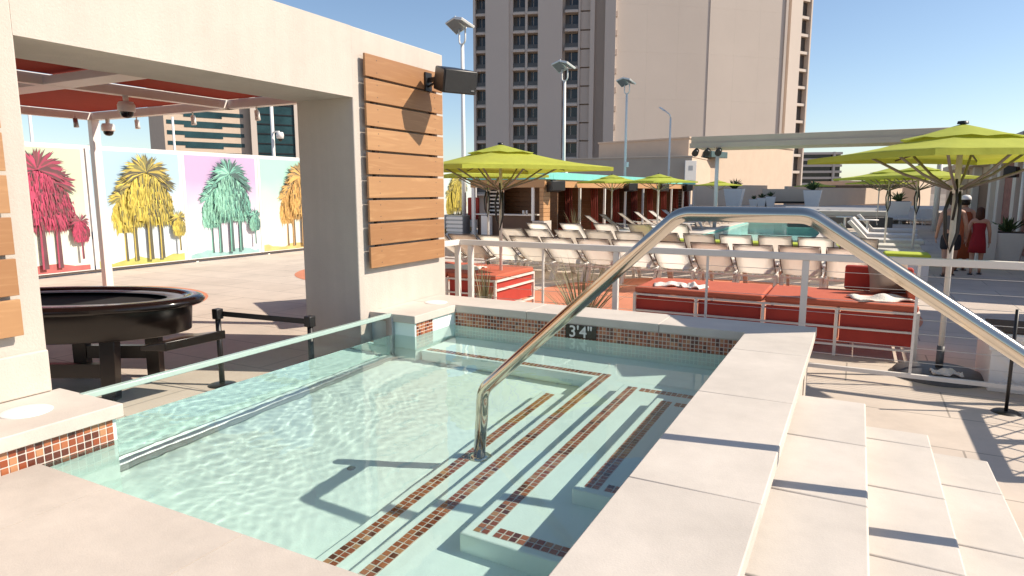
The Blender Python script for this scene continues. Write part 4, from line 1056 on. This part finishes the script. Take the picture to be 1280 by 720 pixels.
for i, (x, y, a) in enumerate(((.2, 17.9, 96), (.45, 19.6, 92), (.5, 21.6, 88), (.75, 24.0, 90), (.8, 27.0, 86), (1.0, 30.5, 90))):
    o = copy_tree(sb0); o.location = (x, y, 0); o.rotation_euler = (0, 0, R(a)); o.scale = (1.15, 1.1, 1.1); o['group'] = GD; o['label'] = 'white sun bed right of the lap pool, %s counting away from the camera' % nth(i)
# dark lounge platform and small white tables right of the lap pool
GF = 'white side tables among the right hand sun beds'
for i, (px_, d) in enumerate(((1059, 33), (1088, 30), (1000, 45))):
    t = empty('side_table', along(px_, d), 0, 'round white pedestal table, %s of the three beyond the lap pool' % ['nearest the middle', 'rightmost', 'farthest'][i], 'table', GF)
    b = MB(); b.lathe([(0, .74), (.38, .74), (.38, .70), (0, .70)], n=20); b.build('table_top', M['white'], t); b = MB(); b.lathe([(.2, 0), (.2, .02), (.05, .05), (.05, .7)], n=14); b.build('pedestal', M['white'], t)
t = empty('dark_daybed', along(1050, 38), R(8), 'dark grey low daybed with white cushions past the lap pool', 'daybed'); b = MB(); b.box(-2.4, 2.4, -.6, .6, .0, .55, 0, .02); b.build('base', M['greytop'], t); b = MB(); b.box(-2.3, 2.3, .2, .6, .551, .85, 0, .05); b.build('cushion', M['slingwhite'], t)
# pergola roof slab on the right
pg = empty('pergola', (-1.5, 34.5, 0), 0, 'long pale flat pergola roof spanning the terrace on a white column', 'pergola'); b = MB(); b.box(-7.6, 3.5, 33.6, 37.2, 4.02, 4.52, 0, .02); wpart(b, 'roof_slab', M['stucco_tan'], pg); b = MB(); b.box(-7.65, 3.55, 33.52, 33.6, 3.96, 4.2); wpart(b, 'edge_trim', M['stucco_tan'], pg)
b = MB(); b.cyl((-6.35, 33.9, 0), (-6.35, 33.9, 4.02), .09, n=14); wpart(b, 'column', M['white'], pg)
b = MB(); b.cyl((3.2, 36.6, 0), (3.2, 36.6, 4.02), .12, n=14); wpart(b, 'column', M['white'], pg)
for i, x in enumerate((-7.3, -6.75, -6.2)):
    t = empty('black_spotlight', (x, 33.4, 3.95), 0, 'black spotlight under the pergola corner, %s of three' % ['leftmost', 'middle', 'rightmost'][i], 'spotlight', 'black spotlights at the pergola corner')
    b = MB(); b.cyl((0, 0, 0), (0, 0, -.12), .02, n=8); b.build('bracket', M['black'], t); b = MB(); b.cyl((0, .15, -.12), (0, -.2, -.28), .13, .16, n=16); b.build('lamp_head', M['black'], t)

# ================================================================== CABANAS AND BAR
CX = -10.5
M['maroon'] = mat('maroon_drape', (.22, .035, .02), .85, .2, 6, .2, 60)
def cabana(loc, lab):
    t = empty('cabana', loc, 0, lab, 'cabana', 'timber cabanas along the left side'); W = 3.1
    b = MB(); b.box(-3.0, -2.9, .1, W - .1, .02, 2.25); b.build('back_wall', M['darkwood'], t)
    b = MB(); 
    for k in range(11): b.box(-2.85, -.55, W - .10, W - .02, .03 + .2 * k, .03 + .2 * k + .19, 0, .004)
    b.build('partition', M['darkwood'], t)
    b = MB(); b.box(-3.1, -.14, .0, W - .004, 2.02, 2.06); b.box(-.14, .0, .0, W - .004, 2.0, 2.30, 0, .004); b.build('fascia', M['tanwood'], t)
    b = MB(); b.box(-3.2, .06, .0, W - .003, 2.302, 2.58, 0, .01); b.build('valance', M['aqua'], t)
    b = MB(); b.box(-.12, -.02, W - .1, W - .012, .0, 2.0, 0, .004); b.build('post', M['white'], t)
    b = MB(); 
    for k in range(4): b.cyl((-.34 - .08 * k, W - .2 - .03 * (k % 2), .05), (-.40 - .09 * k, W - .2 - .03 * (k % 2), 2.0), .05, .04, 8)
    b.build('curtain', M['maroon'], t)
    b = MB(); b.box(-2.6, -1.8, .4, 2.6, .05, .42, 0, .03); b.build('bench', M['reddark'], t)
    return t
c0 = cabana((CX, 23.3, 0), 'first timber cabana beside the bar, with dark brown walls')
for i in range(1, 8):
    o = copy_tree(c0); o.location = (CX, 23.3 + 3.1 * i, 0); o['label'] = 'timber cabana with dark walls, %s counting from the bar' % nth(i)
br_ = empty('bar_cabana', (-12.2, 22.7, 0), 0, 'open timber bar with brown counter and white louvre before the first cabana', 'bar')
Y0 = 22.65
b = MB()
for k in range(11): b.box(-13.6, -10.75, 24.4, 24.48, .03 + .2 * k, .03 + .2 * k + .19, 0, .004)
wpart(b, 'back_wall', M['darkwood'], br_)
b = MB(); 
for k in range(10): b.box(-10.72, -10.55, Y0, 23.25, .75 + .155 * k, .75 + .155 * k + .145, 0, .004)
wpart(b, 'slat_pier', M['tanwood'], br_)
b = MB(); b.box(-11.0, -10.5, Y0 - .05, 23.28, 0, .74, 0, .01); wpart(b, 'pier_base', M['stucco'], br_)
b = MB(); b.box(-13.55, -11.05, Y0 + .25, Y0 + .33, .02, .92); wpart(b, 'counter', M['doorbrown'], br_)
b = MB(); b.box(-13.6, -11.03, Y0 + .1, Y0 + .75, .921, .97, 0, .008); wpart(b, 'counter_top', M['chairframe'], br_)
b = MB(); b.box(-13.75, -10.5, Y0 - .02, Y0 + .12, 2.0, 2.3, 0, .004); b.box(-13.7, -10.5, Y0 + .12, 24.5, 2.02, 2.06); wpart(b, 'fascia', M['tanwood'], br_)
b = MB(); b.box(-13.85, -10.44, Y0 - .08, 23.29, 2.302, 2.58, 0, .01); wpart(b, 'valance', M['aqua'], br_)
b = MB(); b.box(-13.72, -13.6, Y0, Y0 + .12, 0, 2.0); wpart(b, 'post', M['white'], br_); b = MB(); b.box(-11.06, -10.96, Y0, Y0 + .1, .741, 2.0); wpart(b, 'post', M['white'], br_)
b = MB(); b.box(-13.6, -12.75, 23.6, 23.66, 0, 2.0); wpart(b, 'side_panel', M['espresso'], br_)
b = MB()
for k in range(6): b.box(-13.45, -12.95, 23.52, 23.58, 1.05 + .15 * k, 1.11 + .15 * k)
wpart(b, 'louvre', M['white'], br_)
b = MB(); b.box(-13.3, -12.9, Y0 + .02, Y0 + .24, 0, .9, 0, .01); wpart(b, 'white_cabinet', M['white'], br_)
for x in (-11.55, -11.4): b = MB(); b.lathe([(0, .972), (.04, .972), (.045, 1.12), (.04, 1.12), (0, 1.0)], (x, Y0 + .3, 0), 12); o = b.build('cup', M['white']); tag(o, 'white cup on the bar counter, %s one of the pair' % ('left' if x < -11.5 else 'right'), 'cup', 'white cups on the bar')
t = empty('louvred_box', (-14.3, 22.6, 0), 0, 'grey slatted equipment box left of the bar', 'box'); b = MB(); b.box(-.35, .35, -.3, .3, 0, .9); b.build('box', M['zinc'], t); b = MB()
for k in range(5): b.box(-.38, .38, -.34, -.301, .1 + .16 * k, .2 + .16 * k)
b.build('slats', M['white'], t)
t = empty('bar_chair', (-14.15, 23.4, 0), R(15), 'red high backed chair at the left end of the bar', 'chair'); b = MB(); b.box(-.25, .25, -.25, .25, .7, .78, 0, .02); b.build('seat', M['reddark'], t); b = MB(); b.box(-.25, .25, .2, .28, .78, 1.6, 0, .05); b.build('backrest', M['reddark'], t)
for sx in (-.2, .2):
    for sy in (-.2, .2): b = MB(); b.box(sx - .02, sx + .02, sy - .02, sy + .02, 0, .7); b.build('leg', M['black'], t)
for i, y in enumerate((23.1, 32.4, 38.6, 44.8)):
    t = empty('loudspeaker', (CX + .05, y, 2.28), R(-20), 'black loudspeaker hanging from the cabana fascia, %s from the bar' % nth(i), 'loudspeaker', 'loudspeakers along the cabana fascia')
    b = MB(); b.box(0, .25, -.03, .03, -.05, .0); b.build('bracket', M['black'], t); b = MB(); b.hexa([(.05, -.3, -.45), (.42, -.36, -.40), (.42, .36, -.40), (.05, .3, -.45), (.05, -.3, -.08), (.42, -.36, -.03), (.42, .36, -.03), (.05, .3, -.08)], 0, .02); b.build('cabinet', M['black'], t)
t = empty('spiky_plant', (-9.4, 22.9, 0), 0, 'potted spiky plant in a tan bowl at the end of the bar', 'plant'); b = MB(); b.lathe([(0, 0), (.28, 0), (.42, .45), (.36, .45), (0, .4)], n=20); b.build('bowl', M['stucco_tan'], t)
b = MB(); r2 = random.Random(3)
for i in range(30):
    a = r2.uniform(0, 6.28); ti = r2.uniform(.05, .8); l = r2.uniform(.5, .95); sd = Vector((-math.sin(a), math.cos(a), 0)) * .018; d = Vector((math.cos(a) * math.sin(ti), math.sin(a) * math.sin(ti), math.cos(ti))); q = Vector((0, 0, .42)); b.faces([tuple(q - sd), tuple(q + sd), tuple(q + d * l)], [(0, 1, 2)])
b.build('leaves', M['leaf'], t, recalc=False)

# ================================================================== LAMP POSTS
def lamp_post(x, y, h, lab, arm=False):
    t = empty('lamp_post', (x, y, 0), R(-25), lab, 'lamp post', 'white floodlight posts behind the cabanas')
    b = MB(); b.tube([(0, 0, 0), (0, 0, h * .5), (0, 0, h)], [.10, .085, .07], 12); b.lathe([(.2, 0), (.2, .04), (.1, .06)], n=12); b.build('post', M['white'], t)
    if not arm:
        b = MB(); b.tube(arc_path([(-.22, 0, h + .62), (-.22, 0, h + .02), (.22, 0, h + .02), (.22, 0, h + .62)], .2, 5), .035, 8); b.build('yoke', M['white'], t)
        for s, tx in ((-1, -.24), (1, .26)):
            Mq = Matrix.Rotation(R(-28 + 6 * s), 3, 'X') @ Matrix.Rotation(R(16 * s), 3, 'Y')
            b = MB(); b.obox((tx * 1.25, -.1, h + .78), .62, .66, .10, Mq, 0, .015); o = b.build('floodlight', M['white'], t)
            b = MB(); b.obox(Vector((tx * 1.25, -.1, h + .78)) + Mq @ Vector((0, 0, -.055)), .54, .58, .012, Mq); q = b.build('lens', M['zinc'], t); q.parent = o
        b = MB(); b.obox((.16, 0, h - 4.6), .16, .2, .34, None, 0, .02); b.build('junction_box', M['white'], t)
    else:
        b = MB(); b.tube([(0, 0, h), (-.1, 0, h + .3), (-.7, 0, h + .7)], .05, 8); b.obox((-.9, 0, h + .80), .6, .22, .08, Matrix.Rotation(R(32), 3, 'Y')); b.build('lamp_arm', M['white'], t)
    return t
lamp_post(-14.6, 23.5, 7.7, 'white twin floodlight post beside the pavilion, nearest of the floodlight posts')
lamp_post(-14.1, 32.8, 7.55, 'white twin floodlight post in front of the tower windows, second nearest')
lamp_post(-14.1, 43.2, 8.2, 'white twin floodlight post before the plain tower wall, third away')
lamp_post(-14.05, 54.5, 7.7, 'white bent arm lamp post, farthest of the lamp posts', True)

# ================================================================== BUILDING ON THE RIGHT
rb = empty('right_building', (5.2, 26, 0), 0, 'low building on the right with tan columns, brick panels and a brown door', 'building')
BX = 4.2
b = MB(); b.box(BX + .25, 8.5, 8.6, 13.4, 0, 2.85); b.box(BX + .25, 8.5, 14.9, 46, 0, 2.85); wpart(b, 'wall', M['stucco_tan'], rb)
b = MB(); b.box(BX - .35, 8.6, 8.5, 13.5, 2.851, 3.1, 0, .02); b.box(BX - .35, 8.6, 14.8, 46.1, 2.851, 3.1, 0, .02); wpart(b, 'roof', M['stucco_tan'], rb)
for y in (19.0, 22.0, 24.9, 27.6, 29.2, 33.5, 37.5):
    b = MB(); b.box(BX - .05, BX + .24, y, y + .5, 0, 2.85, 0, .01); wpart(b, 'column', M['stucco'], rb)
for ya, yb in ((19.5, 22.0), (22.5, 24.9), (25.4, 27.6)):
    b = MB(); b.box(BX + .10, BX + .245, ya + .01, yb - .01, .02, 2.84); wpart(b, 'brick_panel', M['brick'], rb)
b = MB(); b.box(BX + .16, BX + .245, 29.72, 33.4, .02, 2.3); wpart(b, 'door', M['doorbrown'], rb)
b = MB(); b.cyl((BX + .0, 24.0, 0), (BX + .0, 24.0, 2.8), .07, n=10); wpart(b, 'downpipe', M['white'], rb)
for y, z in ((30.0, 3.1), (24.5, 3.1)):
    b = MB(); b.hexa([(BX + .2, y - 2.4, z + .3), (BX + 2.6, y - 2.4, z + .3), (BX + 2.6, y + 1.6, z + .5), (BX + .2, y + 1.6, z + .5), (BX + .2, y - 2.4, z + .4), (BX + 2.6, y - 2.4, z + 1.5), (BX + 2.6, y + 1.6, z + 1.7), (BX + .2, y + 1.6, z + .6)]); b.box(BX + .4, BX + .5, y - 1, y - .9, z, z + .45); wpart(b, 'roof_screen', M['darkedge'], rb)
t = empty('loudspeaker', (3.95, 23.2, 2.45), R(160), 'black loudspeaker on the column of the building to the right', 'loudspeaker'); b = MB(); b.box(-.1, .05, -.03, .03, -.02, .02); b.build('bracket', M['black'], t); b = MB(); b.hexa([(.05, -.2, -.2), (.35, -.26, -.2), (.35, .26, -.2), (.05, .2, -.2), (.05, -.2, .1), (.35, -.26, .14), (.35, .26, .14), (.05, .2, .1)], 0, .02); b.build('cabinet', M['black'], t)
pot(3.55, 21.6, 0, .38, .78, 'tapered white planter by the brick wall beside the woman in red')
t = empty('notice_board', (3.05, 21.2, 0), R(10), 'white patterned free standing board right of the woman in red', 'board'); b = MB(); b.box(-.22, .22, -.04, .04, .05, 1.0, 0, .01); b.build('board', M['white'], t); b = MB(); b.box(-.25, .25, -.15, .15, 0, .05); b.build('foot', M['zinc'], t)
# tall building edge far right and striped building behind the terrace
t = empty('far_tower', (18, 62, 0), 0, 'tall tan building just entering the picture at the right edge', 'building'); b = MB(); b.box(14.7, 27, 60, 76, -14, 60, 0, .05); wpart(b, 'wall', M['stucco_tan'], t)
b = MB()
for k in range(14): b.box(15.7, 26, 59.93, 59.99, 2 + 4 * k, 4 + 4 * k)
wpart(b, 'window_band', M['glassdark'], t)
f = Face(plan(990, 300), plan(1053, 296)); t = empty('striped_building', (*plan(1020, 300), 0), 0, 'distant building with dark horizontal balcony stripes right of the tower', 'building')
b = MB(); f.box(b, 0, f.L, -14, -1.2, -14, 18.5); wpart(b, 'core', M['glassdark'], t)
b = MB()
for k in range(12): f.box(b, -.3, f.L + .3, -1.19, .6, -12 + 2.7 * k, -12 + 2.7 * k + 1.0)
wpart(b, 'balcony_slab', M['towershade'], t)
b = MB(); f.box(b, f.L - 3.5, f.L - 2.6, -1.0, .9, -14, 18.8); wpart(b, 'fin', M['towerlight'], t)
t = empty('low_house', (*plan(1100, 95), 0), R(-20), 'small dark low building behind the right hand umbrellas', 'building'); b = MB(); b.box(-7, 7, -3, 3, -14, 3.2); b.build('wall', M['stucco_tan'], t); b = MB(); b.box(-6, 5, -3.08, -3.001, .8, 2.6); b.build('window', M['glassdark'], t)
# office buildings behind the banners
f = Face(plan(205, 214), plan(316, 232)); t = empty('office_building', (*plan(260, 225), 0), 0, 'beige office building with dark horizontal window strips behind the banners', 'building')
b = MB(); f.box(b, 0, f.L, -20, 0, -14, 46); wpart(b, 'wall', M['stucco_tan'], t)
for k in range(16):
    z = -10 + 3.3 * k; b = MB(); f.box(b, .8, f.L - 3, .01, .12, z, z + 1.25); f.box(b, 6, f.L - 10, .015, .14, z - .75, z - .005); wpart(b, 'window_strip', M['teal_glass'], t)
f = Face(plan(317, 230), plan(420, 246)); t = empty('glass_building', (*plan(365, 238), 0), 0, 'dark teal glass building behind the mint banner next to the beige offices', 'building')
b = MB(); f.box(b, 0, f.L, -20, -.02, -14, 46); wpart(b, 'core', M['teal_glass'], t)
b = MB(); 
for k in range(17): f.box(b, .05, f.L - .05, .0, .16, -12 + 3.3 * k, -11.6 + 3.3 * k)
wpart(b, 'spandrel', M['glassdark'], t)
b = MB(); f.box(b, -.9, 1.0, -.02, .6, -14, 46.3); f.box(b, f.L * .48, f.L * .48 + 1.6, .17, .6, -14, 46.2); wpart(b, 'column', M['towerlight'], t)

# ================================================================== PEOPLE
def skin_mesh(name, verts, edges, radii, mats, parent, sub=2, root=0):
    me = bpy.data.meshes.new('tmp'); me.from_pydata(verts, edges, []); o = bpy.data.objects.new('tmp', me); COL.objects.link(o)
    md = o.modifiers.new('s', 'SKIN'); md.use_smooth_shade = True
    if not me.skin_vertices: me.skin_vertices.new()
    for i, r in enumerate(radii):
        sv = me.skin_vertices[0].data[i]; sv.radius = r if isinstance(r, tuple) else (r, r); sv.use_root = (i == root)
    s2 = o.modifiers.new('d', 'SUBSURF'); s2.levels = sub; s2.render_levels = sub
    dg = bpy.context.evaluated_depsgraph_get(); dg.update(); nm = bpy.data.meshes.new_from_object(o.evaluated_get(dg)); bpy.data.objects.remove(o)
    nm.materials.clear()
    for m in mats: nm.materials.append(m)
    for p in nm.polygons: p.use_smooth = True
    q = bpy.data.objects.new(name, nm); COL.objects.link(q); q.parent = parent; return q
def person(loc, rz, h, lab, style, step=.16, arm=.0, grp=None):
    """walks towards local +Y, seen from behind"""
    t = empty('person', loc, rz, lab, 'person'); k = h / 1.75; w = .92 if style != 'man' else 1.0
    V, E, Rr = [], [], []
    def add(p, r, par=None):
        V.append(tuple(c * k for c in p)); Rr.append(tuple(x * k for x in r) if isinstance(r, tuple) else r * k)
        if par is not None: E.append((par, len(V) - 1))
        return len(V) - 1
    pel = add((0, 0, .94), (.15 * w, .11)); wa = add((0, .005, 1.10), (.135 * w, .095), pel); ch = add((0, .0, 1.30), (.165 * w, .11), wa); ub = add((0, -.01, 1.42), (.13 * w, .085), ch)
    nk = add((0, .0, 1.50), .055, ub); n2 = add((0, .012, 1.545), .055, nk); h1 = add((0, .02, 1.60), (.072, .085), n2); h2 = add((0, .02, 1.67), (.078, .095), h1); add((0, .01, 1.725), (.055, .065), h2)
    hands = []
    for s in (-1, 1):
        sh = add((s * .185 * w, -.01, 1.405), .062, ub); el = add((s * .255 * w, -.04 + arm * s * .2, 1.13), .043, sh); wr = add((s * .275 * w, .05 + arm * s * .6, .89), .029, el); pm_ = add((s * .278 * w, .07 + arm * s * .7, .82), (.020, .038), wr); hands.append((s, Vector(V[pm_])))
        hp = add((s * .095, 0, .86), .098, pel); kn = add((s * .10, s * step * .35 + .02, .50), .06, hp); an = add((s * .095, s * step - .03 , .09), .038, kn); add((s * .10, s * step + .03, .04), (.04, .035), an); add((s * .105, s * step + .13, .03), (.045, .025), len(V) - 1)
    body = skin_mesh('body', V, E, Rr, [M['skin']], t)
    # fingers, ears and nose joined into the same body mesh
    bm = bmesh.new(); bm.from_mesh(body.data); mb = MB(); mb.bm.free(); mb.bm = bm
    for s, P in hands:
        for j in range(4):
            off = Vector((0, (-.027 + .018 * j) * k, -.03 * k)); ln = (.070, .082, .076, .058)[3 - j] * k; q = P + off
            mb.tube([q + Vector((0, 0, .02 * k)), q + Vector((-s * .004 * k, 0, -ln * .5)), q + Vector((-s * .018 * k, .004 * k, -ln))], [.0095 * k, .0085 * k, .006 * k], 6)
        mb.tube([P + Vector((0, .025 * k, .02 * k)), P + Vector((-s * .01 * k, .052 * k, -.012 * k)), P + Vector((-s * .012 * k, .058 * k, -.045 * k))], [.011 * k, .010 * k, .007 * k], 6)
        mb.lathe([(0, -.03 * k), (.014 * k, -.02 * k), (.017 * k, .01 * k), (0, .03 * k)], Vector((s * .078, .02, 1.645)) * k, 8)
    mb.tube([Vector((0, .105, 1.665)) * k, Vector((0, .135, 1.625)) * k, Vector((0, .11, 1.615)) * k], [.008 * k, .016 * k, .010 * k], 6)
    bm.to_mesh(body.data); bm.free()
    def cloth(name, verts, radii, edges, m, sub=2): return skin_mesh(name, [tuple(c * k for c in v) for v in verts], edges, [tuple(x * k for x in r) if isinstance(r, tuple) else r * k for r in radii], [m], t, sub)
    def hairmesh(m, long=False, bun=False):
        b = MB(); n = 18; prof = [(.0, 1.775), (.05, 1.768), (.088, 1.73), (.104, 1.67), (.102, 1.60), (.09, 1.56)] if not long else [(.0, 1.778), (.052, 1.770), (.092, 1.73), (.110, 1.66), (.116, 1.58), (.11, 1.50), (.085, 1.42)]
        b.lathe([(r * k, z * k) for r, z in prof], (0, -.005 * k, 0), n)
        for v in b.bm.verts:
            if v.co.y > .02 * k: v.co.y *= .72
            v.co.x *= .9 + .05 * math.sin(v.co.z * 60); v.co.y += .004 * math.sin(v.co.x * 240)
        bmesh.ops.solidify(b.bm, geom=b.bm.faces[:], thickness=.006); b.build('hair', m, t)
    if style == 'man':
        cloth('tank_top', [(0, 0, .93), (0, .005, 1.10), (0, 0, 1.29), (0, -.012, 1.385), (.10, -.01, 1.43), (-.10, -.01, 1.43)], [(.165, .125), (.150, .112), (.176, .122), (.125, .095), (.045, .06), (.045, .06)], [(0, 1), (1, 2), (2, 3), (3, 4), (3, 5)], M['greytop'])
        cloth('shorts', [(0, 0, .98), (0, 0, .90), (.10, .005, .80), (-.10, -.005, .80), (.105, step * .25, .56), (-.105, -step * .25, .56)], [(.160, .122), (.165, .125), .115, .115, .098, .098], [(0, 1), (1, 2), (1, 3), (2, 4), (3, 5)], M['darkshort'])
        hairmesh(M['darkhair'])
    elif style == 'dress':
        b = MB(); b.lathe([(r * k, z * k) for r, z in ((.145, 1.36), (.152, 1.30), (.140, 1.12), (.165, .95), (.185, .80), (.20, .58), (.196, .58), (.16, .8), (.15, .95), (.13, 1.12), (.14, 1.3), (.135, 1.36))], n=24)
        for v in b.bm.verts: v.co.y *= .78; a = math.atan2(v.co.y, v.co.x); f_ = 1 + .04 * math.sin(a * 9) * max(0, (.95 * k - v.co.z)); v.co.x *= f_; v.co.y *= f_
        b.build('dress', M['reddress'], t); hairmesh(M['hair'], True)
    else:
        b = MB(); b.lathe([(r * k, z * k) for r, z in ((.15, 1.40), (.165, 1.28), (.15, 1.10), (.175, .95), (.20, .75), (.22, .30), (.215, .30), (.18, .75), (.15, 1.1), (.14, 1.4))], n=24)
        for v in b.bm.verts: v.co.y *= .8
        b.build('wrap', M['orangewrap'], t); hairmesh(M['darkhair'])
        b = MB(); b.lathe([(0, 1.80 * k), (.06 * k, 1.79 * k), (.10 * k, 1.755 * k), (.115 * k, 1.69 * k), (.112 * k, 1.685 * k), (0, 1.70 * k)], n=20); b.hexa([(-.08 * k, .08 * k, 1.685 * k), (.08 * k, .08 * k, 1.685 * k), (.06 * k, .20 * k, 1.66 * k), (-.06 * k, .20 * k, 1.66 * k), (-.08 * k, .08 * k, 1.70 * k), (.08 * k, .08 * k, 1.70 * k), (.06 * k, .20 * k, 1.672 * k), (-.06 * k, .20 * k, 1.672 * k)]); b.build('cap', M['white'], t)
    for s in (-1, 1):
        b = MB(); b.hexa([(s * .103 * k - .045, s * step * k - .09, .0), (s * .103 * k + .045, s * step * k - .09, .0), (s * .103 * k + .05, s * step * k + .17, .0), (s * .103 * k - .05, s * step * k + .17, .0), (s * .103 * k - .045, s * step * k - .09, .022), (s * .103 * k + .045, s * step * k - .09, .022), (s * .103 * k + .05, s * step * k + .17, .022), (s * .103 * k - .05, s * step * k + .17, .022)], 0, .006); b.build('sandal', M['black'], t)
    return t
person((1.86, 17.45, 0), R(2), 1.76, 'person in a grey tank top and dark shorts walking away, behind the umbrella pole', 'man', .17, .05)
person((2.43, 18.0, 0), R(-6), 1.50, 'person with auburn hair in a short strapless red dress, seen from behind', 'dress', .12, .04)
person((2.22, 18.75, 0), R(5), 1.74, 'person in a white cap and rust coloured wrap, half hidden between two others', 'wrap', .10, .03)

t = empty('stanchion', (1.24, 6.78, 0), 0, 'thin black post standing at the right edge under the handrail', 'stanchion'); b = MB(); b.cyl((0, 0, .01), (0, 0, .9), .014, n=12); b.build('post', M['black'], t); b = MB(); b.lathe([(0, .02), (.09, .015), (.11, 0)], n=20); b.build('base', M['black'], t)
